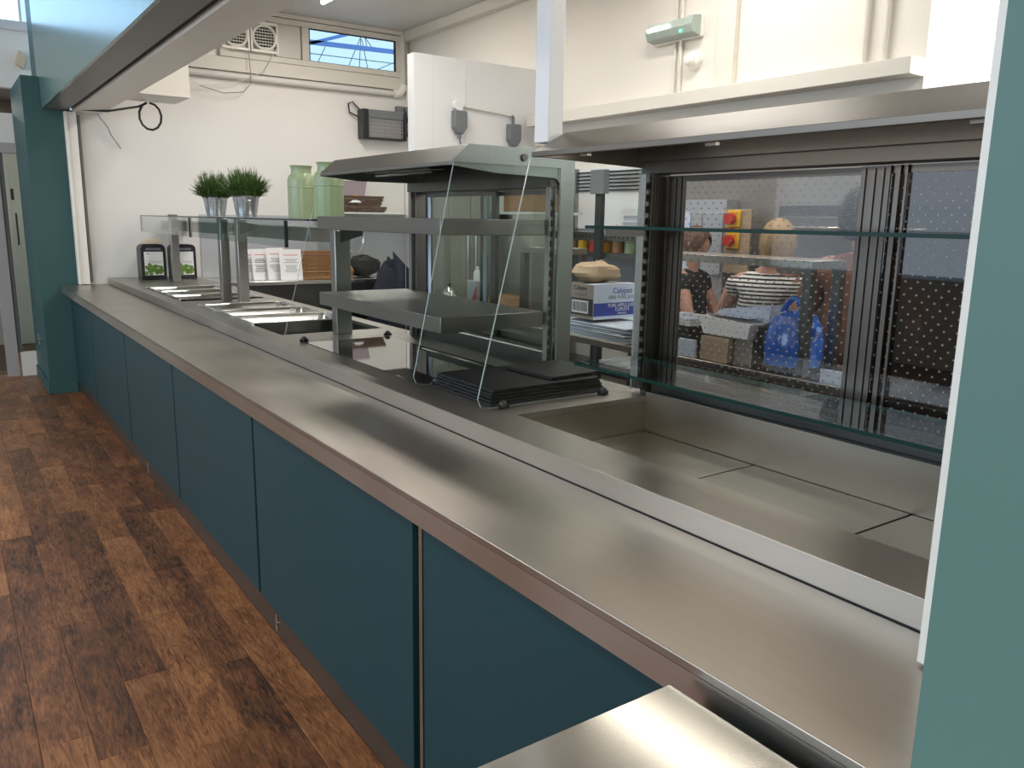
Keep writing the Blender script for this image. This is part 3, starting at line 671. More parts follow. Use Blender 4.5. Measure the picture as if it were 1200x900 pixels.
# ================================================================ ITEMS ON THE COUNTER
def rrect(hw, h, r, n=5, z0=0.0, cx=0):
    out = [(cx-hw, z0), (cx+hw, z0)]
    for k in range(n): a = PI/2*k/(n-1); out.append((cx+hw-r+r*math.cos(a), z0+h-r+r*math.sin(a)))
    for k in range(n): a = PI/2+PI/2*k/(n-1); out.append((cx-hw+r+r*math.cos(a), z0+h-r+r*math.sin(a)))
    return out
def napkin(x, y, lab, ang):
    n = thing('napkin_dispenser', (x, y, ZS), lab, 'napkin holder', 'napkin dispensers at the far end of the counter')
    def T(mb): return mb.rotz(ang, (x, y))
    obj('housing', T(MB().prism(rrect(0.100, 0.292, 0.04, 5, ZS+0.0006, x), 'y', y, y+0.14)), M['black'], n, bev=0.004)
    obj('grip', T(MB().prism(rrect(0.060, 0.018, 0.008, 4, ZS+0.245, x), 'y', y-0.004, y)), M['grey_box'], n)
    obj('advert_card', T(MB().box(x-0.075, x+0.075, y-0.004, y, ZS+0.035, ZS+0.232)), M['paper'], n)
    gm = MB(); rnd = random.Random(3)
    for k in range(46):
        px = x-0.068+0.13*rnd.random(); hmax = 0.085-0.35*abs(px-x-(-0.03))*0.8
        pz = ZS+0.045+max(0.01, hmax)*rnd.random(); r = 0.008+0.010*rnd.random()
        gm.lathe([(r, 0), (r*0.6, 0.0012)], (px, y-0.0055-0.0003*(k % 6), pz), 7, axis='y')
    obj('printed_lettuce', T(gm), [mat('print_green_%d' % len(bpy.data.materials), (0.15, 0.27, 0.05), 0.7, noise=0.6, nscale=60)], n, kind='stuff')
    obj('printed_lines', T(MB().box(x-0.06, x-0.035, y-0.005, y-0.0042, ZS+0.212, ZS+0.220).box(x-0.045, x+0.06, y-0.005, y-0.0042, ZS+0.150, ZS+0.153).box(x-0.02, x+0.06, y-0.005, y-0.0042, ZS+0.138, ZS+0.141)), M['print_grey'], n, kind='stuff')
    return n
napkin(1.475, 7.43, 'black napkin holder with a lettuce picture, nearest the white wall', 0.05)
napkin(1.715, 7.40, 'black napkin holder with a lettuce picture, half behind the steel post', 0.05)
pb = MB().prism([(1.39, ZS+0.2945), (1.56, ZS+0.2945), (1.565, ZS+0.335), (1.52, ZS+0.348), (1.41, ZS+0.325)], 'y', 7.45, 7.55)
tag(obj('paper_napkins', pb, mat('napkin_beige', (0.62, 0.53, 0.42), 0.8), bev=0.004), 'beige paper napkins lying on top of the left napkin holder', 'napkins')

# plants in zinc buckets, standing on the glass gantry
def plant(x, y, lab, seed):
    rnd = random.Random(seed)
    t = thing('potted_plant', (x, y, 1.5055), lab, 'plant', 'grass plants in metal pots')
    mb = MB().lathe([(0.0, 0.001), (0.064, 0.001), (0.066, 0.01), (0.086, 0.130), (0.091, 0.133), (0.092, 0.139), (0.086, 0.140), (0.081, 0.125), (0.0, 0.123)], (x, y, 1.5055), 28)
    p_ = obj('pot', mb, M['zinc'], t)
    obj('bead', MB().tube([(x+0.0835*math.cos(a), y+0.0835*math.sin(a), 1.5055+0.110) for a in [2*PI*k/28 for k in range(28)]], 0.002, 6, True), M['zinc'], p_)
    lf = MB()
    for k in range(900):
        a = rnd.random()*2*PI; r0 = 0.072*math.sqrt(rnd.random()); lean = rnd.random()*1.05; hgt = (0.12+0.12*rnd.random())*(1.0-0.38*lean)
        b = Vector((x+r0*math.cos(a), y+r0*math.sin(a), 1.625)); a2 = a+rnd.uniform(-.6, .6)
        d = Vector((math.cos(a2)*math.sin(lean), math.sin(a2)*math.sin(lean), math.cos(lean)))
        mid = b+d*hgt*0.55; tip = b+d*hgt+Vector((d.x*0.02, d.y*0.02, -0.015*lean))
        w = Vector((-math.sin(a2), math.cos(a2), 0))*0.0042
        if rnd.random() < .5: w = Vector((rnd.uniform(-1, 1), rnd.uniform(-1, 1), rnd.uniform(-.5, .5))).normalized()*0.0045
        lf._add([b-w*.6, b+w*.6, mid+w, tip, mid-w], [(0, 1, 2, 4), (4, 2, 3)])
        if rnd.random() < .6:
            s_ = mid.lerp(tip, .5); q = Vector((rnd.uniform(-1, 1), rnd.uniform(-1, 1), .4)).normalized()*0.022
            lf._add([s_, s_+q+w*.7, s_+q*1.4, s_+q-w*.7], [(0, 1, 2, 3)])
    obj('foliage', lf, M['leaf'], t, kind='stuff', smooth=0)
plant(1.72, 6.36, 'leafy grass plant in a zinc pot, the further left of the pair', 11)
plant(1.72, 5.62, 'leafy grass plant in a zinc pot, the nearer right of the pair', 12)

# milk churns
def churn(x, y, lab):
    t = thing('milk_churn', (x, y, 1.5055), lab, 'milk churn', 'pale green milk churns on the glass gantry')
    z = 1.5055
    obj('body', MB().lathe([(0.0, 0.001), (0.078, 0.001), (0.079, 0.006), (0.079, 0.17), (0.081, 0.173), (0.081, 0.178), (0.079, 0.181), (0.079, 0.215), (0.072, 0.238), (0.058, 0.252), (0.056, 0.275), (0.0605, 0.290), (0.064, 0.292), (0.060, 0.297), (0.054, 0.292), (0.052, 0.25), (0.0, 0.249)], (x, y, z), 36), M['green_enamel'], t)
    obj('rim_bead', MB().tube([(x+0.061*math.cos(a), y+0.061*math.sin(a), z+0.2935) for a in [2*PI*k/32 for k in range(32)]], 0.0035, 6, True), M['green_enamel'], t)
    return t
churn(1.75, 4.66, 'pale green enamel milk churn, the further left one beside the plants')
churn(1.75, 4.26, 'pale green enamel milk churn, the nearer taller-looking one seen through glass')
# ================================================================ BACK WORKTOP AND WALL SHELF
bw = thing('back_worktop', (2.9, 7.45, 0), 'stainless worktop against the far white wall, with menu cards on it', 'worktop')
obj('top', MB().box(1.95, 3.55, 7.12, 7.765, 0.915, 0.95), M['pan'], bw, bev=0.003)
obj('splashback', MB().box(1.95, 4.05, 7.768, 7.778, 0.952, 1.52), M['appliance'], bw)
obj('body', MB().box(1.97, 3.53, 7.16, 7.765, 0.10, 0.9145), M['dark_steel'], bw)
for x in (2.05, 3.45): obj('leg', MB().cyl((x, 7.3, 0), (x, 7.3, 0.10), 0.02), M['post'], bw)
ws = obj('wall_shelf', MB().box(3.02, 4.02, 7.42, 7.777, 1.548, 1.562), M['white_cool'], bev=0.002); tag(ws, 'thin pale wall shelf under the dark bread basket', 'shelf')

def basket(name, cx, cy, z, hx, hy, h, m, lab, grp=None, slope=0.0, flare=1.12, rows=9):
    t = thing(name, (cx, cy, z), lab, 'basket', grp)
    st = MB(); nst = 44
    def pt(f, zz, off=0):
        per = 2*(hx+hy)*2*f; s = 1+(flare-1)*(zz/h)
        a, b = hx*s, hy*s
        P = 4*(hx+hy)*f
        if P < 2*hx: p = (-hx+P, -hy); nrm = (0, -1)
        elif P < 2*hx+2*hy: p = (hx, -hy+P-2*hx); nrm = (1, 0)
        elif P < 4*hx+2*hy: p = (hx-(P-2*hx-2*hy), hy); nrm = (0, 1)
        else: p = (-hx, hy-(P-4*hx-2*hy)); nrm = (-1, 0)
        return Vector((cx+(p[0])*s+nrm[0]*off, cy+p[1]*s+nrm[1]*off, z+0.004+zz))
    def top_at(f):
        p = pt(f, 0); return h*(1-slope*max(0.0, min(1.0, ((cy+hy)-p.y)/(2*hy))))
    for r in range(rows):
        zz = h*(r+0.5)/rows
        ring = []
        n = nst*2
        for k in range(n):
            f = k/n; off = 0.004*(1 if (k//1+r) % 2 else -1)
            zc = min(zz, top_at(f)-0.006)
            ring.append(pt(f, max(0.002, zc), off))
        st.tube(ring, h/rows*0.52, 5, True)
    obj('weave', st, m, t)
    sk = MB()
    for k in range(nst): f = (k+.5)/nst; sk.tube([pt(f, 0), pt(f, top_at(f))], 0.003, 5)
    obj('stakes', sk, m, t, kind='stuff')
    obj('rim', MB().tube([pt(k/64, top_at(k/64)) for k in range(64)], 0.009, 6, True), m, t)
    obj('base', MB().box(cx-hx, cx+hx, cy-hy, cy+hy, z+0.0006, z+0.006), m, t)
    return t
basket('wicker_basket', 2.93, 7.34, 0.951, 0.235, 0.155, 0.235, M['wicker'], 'honey-brown wicker basket with a low scooped front, beside the menu cards', slope=0.72, flare=1.10, rows=12)
basket('bread_basket', 3.43, 7.60, 1.5625, 0.215, 0.125, 0.045, M['dark_wicker'], 'shallow dark wicker tray under the basket with the egg picture', flare=1.1, rows=3)
basket('bread_basket', 3.42, 7.60, 1.612, 0.185, 0.11, 0.095, M['dark_wicker'], 'dark wicker basket holding an egg picture card on the wall shelf', flare=1.18, rows=5)
ec = thing('egg_picture_card', (3.40, 7.62, 1.64), 'violet-grey picture card with a fried egg standing in the dark basket', 'card')
obj('card', MB().prism([(3.24, 1.655), (3.50, 1.655), (3.54, 1.865), (3.285, 1.865)], 'y', 7.64, 7.645), mat('card_violet', (0.34, 0.27, 0.30), 0.5, noise=0.2, nscale=6), ec)
obj('egg_white', MB().lathe([(0.0, 0.0), (0.12, 0.0), (0.105, 0.03), (0.05, 0.045), (0.0, 0.048)], (3.34, 7.575, 1.655), 20), M['paper'], ec)
obj('egg_yolk', MB().lathe([(0.0, 0.0), (0.042, 0.0), (0.040, 0.018), (0.025, 0.032), (0, 0.036)], (3.36, 7.535, 1.692), 18), M['egg_yolk'], ec)
bag = MB().lathe([(0.0, 0.0), (0.05, 0.0), (0.06, 0.03), (0.04, 0.06), (0.0, 0.075)], (3.52, 7.60, 1.655), 12)
tag(obj('bread_bag', bag, M['foil']), 'small crinkled clear bag in the right end of the dark basket', 'bag')

# menu cards
def card(x, y, w, h, ang, lab, hue, lean=0.16):
    t = thing('menu_card', (x, y, 0.951), lab, 'menu card', 'white printed menu cards on the back worktop')
    mt = Matrix.Translation((x, y, 0.953)) @ Matrix.Rotation(ang, 4, 'Z') @ Matrix.Rotation(-lean, 4, 'X')
    def T(mb): return mb.xf(mt)
    obj('sheet', T(MB().box(-w/2, w/2, 0, 0.003, 0, h)), M['paper'], t)
    obj('rear_leaf', T(MB().box(-w/2+0.004, w/2-0.004, 0.0035, 0.0065, 0, h*0.97)), M['paper'], t)
    obj('heading', T(MB().box(-w*0.32, w*0.32, -0.0012, -0.0002, h*0.80, h*0.825)), M['print_pink'], t)
    ln = MB(); rnd = random.Random(int(x*100))
    for k in range(9):
        if k == 3: continue
        q = w*(0.20+0.16*rnd.random()); ln.box(-q, q, -0.0012, -0.0002, h*(0.66-0.05*k), h*(0.66-0.05*k)+0.005)
    obj('text_lines', T(ln), M[hue], t)
    return t
card(2.25, 7.36, 0.15, 0.27, 0.1, 'white menu card furthest left, partly behind the twin posts', 'print_grey')
card(2.345, 7.30, 0.15, 0.275, 0.12, 'second white menu card from the left, with dark print', 'print_dark')
card(2.475, 7.26, 0.17, 0.285, 0.1, 'white menu card behind and left of the front one, pink heading', 'print_grey')
card(2.58, 7.18, 0.20, 0.275, -0.05, 'front white menu card nearest the wicker basket', 'print_grey')
# dark cloth and coat on the back worktop
def lump(name, c, rx, ry, rz, m, lab, cat, seed=1, n=18):
    rnd = random.Random(seed); mb = MB(); prof = []
    vs = []; fs = []; R = 10
    ph = [rnd.uniform(0, 6.28) for _ in range(6)]
    for i in range(R+1):
        t = PI*i/R
        for k in range(n):
            a = 2*PI*k/n
            d = 1+0.10*math.sin(3*a+ph[0]+2*t)+0.07*math.sin(5*a+ph[1])+0.06*math.sin(7*t+ph[2]+a)
            vs.append((c[0]+rx*d*math.sin(t)*math.cos(a), c[1]+ry*d*math.sin(t)*math.sin(a), max(c[2]+0.0008, c[2]+rz*0.5+rz*0.5*d*-math.cos(t))))
    for i in range(R):
        for k in range(n): fs.append((i*n+k, i*n+(k+1) % n, (i+1)*n+(k+1) % n, (i+1)*n+k))
    mb._add(vs, fs); o = obj(name, mb, m); tag(o, lab, cat); return o
lump('folded_cloth', (3.37, 7.38, 0.951), 0.15, 0.16, 0.20, M['black_cloth'], 'crumpled black cloth to the right of the honey-brown wicker basket', 'cloth', 2)
# dark coat hanging / draped beside the display
lump('dark_coat', (3.42, 6.85, 0.0), 0.26, 0.20, 1.10, M['navy_cloth'], 'dark navy coat slumped next to the black cloth, beyond the heated display', 'coat', 5)
# spray hose loop
hose = [(3.42+0.10*math.sin(2*PI*k/20)-0.0*k, 7.70, 1.30+0.13*math.cos(2*PI*k/20)) for k in range(21)]
hs = thing('hose_loop', (3.42, 7.72, 1.17), 'looped chrome spray hose hanging on the steel splashback', 'hose')
obj('hose', MB().tube([(3.62, 7.70, 1.49), (3.50, 7.70, 1.46)] + hose[2:19] + [(3.42, 7.70, 1.47)], 0.010, 8), M['chrome'], hs)
obj('valve', MB().cyl((3.42, 7.70, 1.44), (3.42, 7.70, 1.50), 0.016), M['chrome'], hs)
obj('wall_bracket', MB().box(3.40, 3.64, 7.70, 7.766, 1.49, 1.505), M['chrome'], hs)

# ================================================================ ON THE WALLS
fk = thing('fly_killer', (3.77, 7.70, 2.27), 'black and grey electric fly killer hung on the white wall', 'fly killer')
obj('body', MB().box(3.575, 3.965, 7.66, 7.76, 2.48, 2.555).box(3.575, 3.965, 7.74, 7.76, 2.30, 2.48), M['grey_box'], fk, bev=0.004)
obj('end_cap', MB().box(3.515, 3.575, 7.64, 7.778, 2.275, 2.555), M['black'], fk, bev=0.006)
obj('end_cap', MB().box(3.965, 3.990, 7.64, 7.778, 2.275, 2.540), M['black'], fk, bev=0.006)
obj('catch_tray', MB().box(3.575, 3.965, 7.65, 7.76, 2.275, 2.292), M['black'], fk)
obj('lamp_panel', MB().box(3.58, 3.96, 7.725, 7.738, 2.295, 2.478), M['card_grey'], fk)
gd = MB()
for k in range(20): gd.box(3.585+k*0.0192, 3.589+k*0.0192, 7.66, 7.666, 2.293, 2.479)
for k in range(5): gd.box(3.578, 3.962, 7.667, 7.671, 2.32+k*0.035, 2.324+k*0.035)
obj('guard_grid', gd, M['appliance'], fk)
obj('cable', MB().tube([(3.53, 7.70, 2.53), (3.49, 7.72, 2.57), (3.45, 7.74, 2.62), (3.41, 7.75, 2.60), (3.42, 7.75, 2.52), (3.50, 7.72, 2.48)], 0.008), M['black'], fk)
obj('cable', MB().tube([(3.985, 7.70, 2.33), (4.03, 7.70, 2.33), (4.05, 7.71, 2.45), (4.02, 7.71, 2.53), (4.0, 7.72, 2.60)], 0.008), M['black'], fk)

def socket_box(name, x, y, z, lab, cabl, w=0.075, tgt=None):
    t = thing(name, (x, y, z), lab, 'switch box', None)
    obj('housing', MB().prism([(x-w, z), (x+w, z), (x+w, z+0.20), (x-w, z+0.20)][:0] + [(x-w, z+0.05), (x-w*0.4, z), (x+w*0.4, z), (x+w, z+0.05), (x+w, z+0.17), (x-w, z+0.17)], 'y', y-0.06, y-0.001), M['grey_box'], t, bev=0.006)
    obj('plug_stem', MB().cyl((x, y-0.03, z-0.03), (x, y-0.03, z+0.002), 0.018), M['grey_box'], t)
    if cabl: obj('cable', MB().tube(cabl, 0.006), M['grey_box'], t)
    return t
socket_box('switch_box', 4.00, 7.779, 2.45, 'grey switch box beside the fly killer, under the thin conduit', [(4.0, 7.74, 2.43), (4.015, 7.74, 2.38)])
socket_box('switch_box', 3.345, 5.579, 2.15, 'left grey switch box on the white cladding, cable hanging down', [(3.345, 5.55, 2.13), (3.37, 5.55, 2.02), (3.37, 5.55, 1.80)], 0.055)
socket_box('switch_box', 3.85, 5.579, 2.09, 'right grey switch box near the glare on the cladding', [(3.85, 5.55, 2.07), (3.86, 5.55, 1.8)], 0.055)
cp = thing('conduit_run', (3.6, 5.55, 2.3), 'thin white conduit joining the two grey switch boxes', 'conduit')
obj('tube', MB().cyl((3.345, 5.56, 2.36), (3.83, 5.56, 2.325), 0.009), M['pipe'], cp)
obj('junction', MB().cyl((3.335, 5.579, 2.36), (3.335, 5.535, 2.36), 0.04, 20).cyl((3.34, 5.56, 2.34), (3.34, 5.56, 2.322), 0.022), M['white_cool'], cp)
obj('elbow', MB().tube([(3.83, 5.56, 2.325), (3.85, 5.56, 2.315), (3.852, 5.56, 2.262)], 0.012), M['grey_box'], cp)
pp = thing('waste_pipe', (4.0, 7.70, 2.70), 'white plastic waste pipe dropping beside the high window and running along the wall', 'pipe')
obj('pipe', MB().tube([(1.3, 7.74, 2.735), (3.90, 7.74, 2.735), (3.97, 7.74, 2.745), (4.0, 7.74, 2.79), (4.0, 7.74, 3.325)], 0.030, 14), M['pipe'], pp)
obj('elbow', MB().tube([(3.90, 7.738, 2.738), (3.96, 7.738, 2.748), (3.998, 7.738, 2.79), (4.0, 7.738, 2.83)], 0.041, 14), M['white_trim'], pp)
cc = obj('conduit', MB().cyl((4.055, 7.76, 2.62), (4.055, 7.76, 3.24), 0.012), M['pipe']); tag(cc, 'thin vertical conduit in the far corner above the grey switch box', 'conduit')
# two fans in the blanked window bay
def fan(x, lab):
    t = thing('extractor_fan', (x, 7.70, 2.96), lab, 'fan', 'round extractor fans beside the high window')
    z = 3.09
    obj('casing', MB().box(x-0.125, x+0.125, 7.70, 7.744, z-0.13, z-0.108).box(x-0.125, x+0.125, 7.70, 7.744, z+0.108, z+0.135).box(x-0.125, x-0.108, 7.70, 7.744, z-0.108, z+0.108).box(x+0.108, x+0.125, 7.70, 7.744, z-0.108, z+0.108), M['white_trim'], t, bev=0.004)
    obj('ring', MB().tube([(x+0.103*math.cos(a), 7.705, z+0.103*math.sin(a)) for a in [2*PI*k/32 for k in range(32)]], 0.012, 8, True), M['white_trim'], t)
    obj('dark_mouth', MB().lathe([(0.0, 0), (0.10, 0)], (x, 7.735, z), 28, axis='y'), mat('fan_mouth', (0.10, 0.09, 0.08), 0.6), t)
    lv = MB()
    for k in range(8): w = 0.095*math.sqrt(max(0.05, 1-((k-3.5)/4.1)**2)); lv.box(x-w, x+w, 7.708, 7.716, z-0.088+k*0.025, z-0.080+k*0.025)
    for k in range(8): w = 0.095*math.sqrt(max(0.05, 1-((k-3.5)/4.1)**2)); lv.box(x-0.088+k*0.025, x-0.085+k*0.025, 7.716, 7.722, z-w, z+w)
    obj('grille', lv, M['cream_trim'], t)
fan(2.595, 'round louvred extractor fan next to the blank panel by the high window')
fan(2.335, 'round extractor fan furthest left, half hidden behind the beam')
obj_c = obj('hanging_wire', MB().tube([(2.70, 7.71, 3.00), (2.58, 7.70, 2.80), (2.38, 7.70, 2.70), (2.15, 7.70, 2.64), (2.0, 7.70, 2.62), (1.85, 7.70, 2.70), (1.72, 7.70, 2.82)], 0.004, 6), M['pipe']); tag(obj_c, 'thin pale wire drooping in a curve below the extractor fans', 'wire')
obj_c = obj('hanging_wire', MB().tube([(2.44, 7.69, 2.96), (2.45, 7.69, 2.80), (2.45, 7.69, 2.68), (2.38, 7.69, 2.60), (2.2, 7.69, 2.575), (2.0, 7.69, 2.62)], 0.004, 6), M['card_grey']); tag(obj_c, 'thin brown wire dropping straight down below the extractor fans', 'wire')
# shutter motor box with its black cable loop
mbx = thing('shutter_motor_box', (1.45, 6.7, 2.35), 'white box under the beam with a black cable loop beside it', 'box')
obj('case', MB().box(1.217, 1.612, 6.47, 6.92, 2.35, 2.80), M['white_trim'], mbx, bev=0.003)
obj('cable', MB().tube([(1.02, 7.60, 2.33), (1.20, 7.40, 2.31), (1.36, 7.0, 2.32)] + [(1.43+0.08*math.sin(a)*-1+0.0, 6.96, 2.25+0.10*math.cos(a)) for a in [0.3+0.5*k for k in range(13)]], 0.009, 8), M['black'], mbx)
dw = obj('dangling_wire', MB().tube([(1.18, 7.74, 2.315), (1.25, 7.74, 2.22), (1.27, 7.74, 2.16), (1.34, 7.74, 2.05)], 0.004, 6), M['grey_box']); tag(dw, 'short dark wire dangling on the white wall near the teal column', 'wire')
# sensor on the column, small light fitting
sn = thing('motion_sensor', (0.74, 8.80, 2.78), 'cream motion sensor high beside the top of the teal column', 'sensor')
obj('body', MB().prism([(0.715, 2.80), (0.77, 2.76), (0.80, 2.86), (0.745, 2.92)], 'y', 8.76, 8.845), mat('sensor_cream', (0.62, 0.50, 0.33), 0.5), sn, bev=0.005)
sk = obj('wall_bolt', MB().cyl((0.653, 8.2, 0.42), (0.625, 8.2, 0.42), 0.014).cyl((0.640, 8.2, 0.37), (0.640, 8.2, 0.47), 0.005), M['chrome']); tag(sk, 'small bright bolt on the side of the teal column, low down', 'bolt')

# emergency light and alarm sounder on the back wall
el = thing('emergency_light', (4.02, 4.0, 2.67), 'clear bulkhead emergency light on the cream wall, green lamp lit', 'light')
obj('base', MB().box(4.045, 4.079, 3.80, 4.22, 2.665, 2.795), M['white_trim'], el, bev=0.004)
obj('diffuser', MB().prism([(4.044, 2.670), (3.985, 2.685), (3.965, 2.73), (3.985, 2.780), (4.044, 2.790)], 'y', 3.85, 4.215), M['dust'], el, bev=0.004)
obj('end_block', MB().prism([(4.044, 2.668), (3.98, 2.683), (3.96, 2.73), (3.98, 2.782), (4.044, 2.792)], 'y', 3.80, 3.849), M['dust'], el)
obj('tube_glint', MB().cyl((3.962, 4.0, 2.745), (3.962, 4.19, 2.745), 0.006), M['tube'], el)
obj('charge_lamp', MB().cyl((3.972, 3.90, 2.70), (3.966, 3.90, 2.70), 0.008), M['led'], el)
al = thing('alarm_sounder', (4.04, 3.86, 2.50), 'round white alarm sounder below the emergency light', 'alarm')
obj('dome', MB().lathe([(0.055, 4.079), (0.055, 4.05), (0.042, 4.04), (0.040, 4.015), (0.028, 4.0), (0.012, 3.995), (0.0, 3.993)], (0, 3.86, 2.53), 24, axis='x'), M['white_trim'], al)
for y, r in ((3.98, 0.013), (4.03, 0.010)):
    o = obj('conduit', MB().cyl((4.065, y, 2.35), (4.065, y, 3.24), r), M['cream_trim']); tag(o, 'cream vertical conduit passing behind the emergency light, %s' % ('the thicker, nearer one' if r > .012 else 'the thinner, further one'), 'conduit')
o = obj('cable_trunking', MB().box(4.04, 4.079, 3.52, 3.66, 2.34, 3.24), M['cream_trim'], bev=0.003); tag(o, 'wide cream vertical trunking right of the emergency light', 'trunking')
for i, y in enumerate((2.545, 2.66)):
    o = obj('conduit', MB().cyl((4.055, y, 2.33), (4.055, y, 3.24), 0.015), M['cream_trim']); tag(o, 'cream vertical conduit near the bright window, the %s of the pair' % ('right one' if i == 0 else 'left one'), 'conduit')

# fluorescent lights on the kitchen ceiling
def tube_light(x, y, lab, power=22):
    t = thing('ceiling_light', (x, y, 3.24), lab, 'light', 'fluorescent tube lights on the kitchen ceiling')
    obj('body', MB().box(x-0.05, x+0.05, y-0.62, y+0.62, 3.285, 3.328), M['white_trim'], t)
    obj('tube', MB().cyl((x, y-0.60, 3.262), (x, y+0.60, 3.262), 0.018), M['tube'], t)
    area('tube_glow', (x, y, 3.22), (0, 0, 0), 0.12, 1.2, power, (1.0, 0.95, 0.88))
tube_light(2.82, 6.28, 'lit fluorescent tube at the top edge, above the far window', 22)
for i, (x, y) in enumerate(((3.4, 3.2), (2.3, 4.6), (3.2, 0.8))):
    tube_light(x, y, ('lit fluorescent tube over the kitchen prep table', 'lit fluorescent tube over the heated display', 'lit fluorescent tube nearest the bright right window')[i], (15, 20, 13)[i])
# unseen ceiling panels added to light the dining room (behind and beside the camera)
for i, (x, y) in enumerate(((-1.6, 0.6), (-1.6, 3.6), (-1.6, 6.6))):
    t = thing('added_ceiling_panel', (x, y, 3.56), ('added square ceiling light behind the viewpoint', 'added square ceiling light over the middle of the dining floor', 'added square ceiling light at the far end of the dining floor')[i], 'light', 'unseen ceiling panels added to light the dining room')
    obj('frame', MB().box(x-0.3, x+0.3, y-0.3, y+0.3, 3.575, 3.598), M['white_trim'], t)
    area('dining_fill', (x, y, 3.56), (0, 0, 0), 0.56, 0.56, 26, (1.0, 0.93, 0.84))

# ================================================================ KITCHEN BEYOND THE DISPLAYS
pt_ = thing('prep_table', (3.07, 3.2, 0), 'long stainless prep table in the kitchen behind the displays', 'table')
obj('top', MB().box(2.82, 3.15, 1.25, 5.03, 0.865, 0.90), M['edge'], pt_, bev=0.003)
obj('undershelf', MB().box(2.86, 3.12, 1.30, 5.0, 0.25, 0.27), M['shelf'], pt_)
for x in (2.86, 3.12):
    for y in (1.30, 3.3, 5.0): obj('leg', MB().box(x-0.018, x+0.018, y-0.018, y+0.018, 0, 0.864), M['post'], pt_)
def gantry(y0, y1, lab, x0=2.88, x1=3.12, zt=1.375):
    t = thing('pass_shelf', ((x0+x1)/2, (y0+y1)/2, 0.901), lab, 'shelf', 'raised steel shelves on the prep table')
    obj('shelf', MB().box(x0, x1, y0, y1, zt-0.035, zt), M['edge'], t, bev=0.002)
    for x in (x0+0.02, x1-0.02):
        for y in (y0+0.02, y1-0.02): obj('leg', MB().box(x-0.02, x+0.02, y-0.02, y+0.02, 0.901, zt-0.036), M['shelf'], t)
gantry(2.03, 3.02, 'raised steel shelf standing in front of the striped-top person')
gantry(3.72, 4.06, 'raised steel shelf seen through the heated display', zt=1.36)

# juice carton
bx = thing('juice_box', (2.98, 3.1, 0.985), 'white and blue cardboard case of apple juice on a stack of papers', 'box')
X, Yn, Zb = 2.83, 3.31, 0.998
mbb = MB().box(X, X+0.30, Yn, Yn+0.24, Zb, Zb+0.185)
mbb.mi = [0, 0, 1, 0, 0, 0]
obj('case', mbb, [M['card_grey'], M['card_white']], bx, bev=0.001)
obj('blue_band', MB().box(X+0.001, X+0.30, Yn-0.0012, Yn-0.0002, Zb+0.018, Zb+0.088), M['print_blue'], bx)
obj('flap', MB().box(X+0.002, X+0.298, Yn+0.002, Yn+0.06, Zb+0.186, Zb+0.189), M['card_white'], bx)
rz = (PI/2, 0, 0)
text('brand_word', 'Calypso', 0.044, (X+0.205, Yn-0.0015, Zb+0.138), rz, M['print_blue'], bx)
text('juice_line', '100% PURE JUICE', 0.028, (X+0.205, Yn-0.0015, Zb+0.108), rz, M['print_grey'], bx)
text('product_line', 'PURE APPLE JUICE', 0.026, (X+0.205, Yn-0.0022, Zb+0.065), rz, M['paper'], bx)
text('product_line', 'CUPLETS', 0.026, (X+0.205, Yn-0.0022, Zb+0.043), rz, M['paper'], bx)
text('small_print', '100% JUICE', 0.014, (X+0.205, Yn-0.0022, Zb+0.025), rz, M['paper'], bx)
ry = (PI/2, 0, -PI/2)
text('side_word', 'Calypso', 0.034, (X-0.0015, Yn+0.11, Zb+0.155), ry, M['print_dark'], bx)
text('side_word', 'PURE JUICE', 0.022, (X-0.0015, Yn+0.11, Zb+0.125), ry, M['print_grey'], bx)
obj('label_block', MB().box(X-0.0015, X-0.0004, Yn+0.005, Yn+0.19, Zb+0.018, Zb+0.11), M['print_dark'], bx)
obj('label_white', MB().box(X-0.0026, X-0.0016, Yn+0.04, Yn+0.18, Zb+0.03, Zb+0.098), M['paper'], bx)
bc = MB(); yb = Yn+0.05; rnd = random.Random(4)
while yb < Yn+0.17: w = 0.002+0.004*rnd.random(); bc.box(X-0.0034, X-0.0027, yb, yb+w, Zb+0.04, Zb+0.09); yb += w+0.003+0.003*rnd.random()
obj('barcode', bc, M['print_dark'], bx)
# paper stack under it
z = 0.9008
rnd = random.Random(9)
ps = thing('paper_stack', (3.0, 3.2, 0.9), 'stack of loose bluish-white papers under the juice case', 'papers')
for k in range(11):
    dx, dy = rnd.uniform(-.03, .01), rnd.uniform(-.05, .04)
    obj('sheaf', MB().box(2.845+dx, 3.24, 3.06+dy, 3.62+dy, z, z+0.0055).rotz(rnd.uniform(-.05, .05), (3.05, 3.35)), M['paper_blue' if k % 3 else 'paper'], ps); z += 0.0075
# paper sack behind box
lump('paper_sack', (2.97, 3.46, 1.184), 0.135, 0.11, 0.115, M['card_brown'], 'crumpled brown paper sack lying on top of the juice case', 'sack', 8)

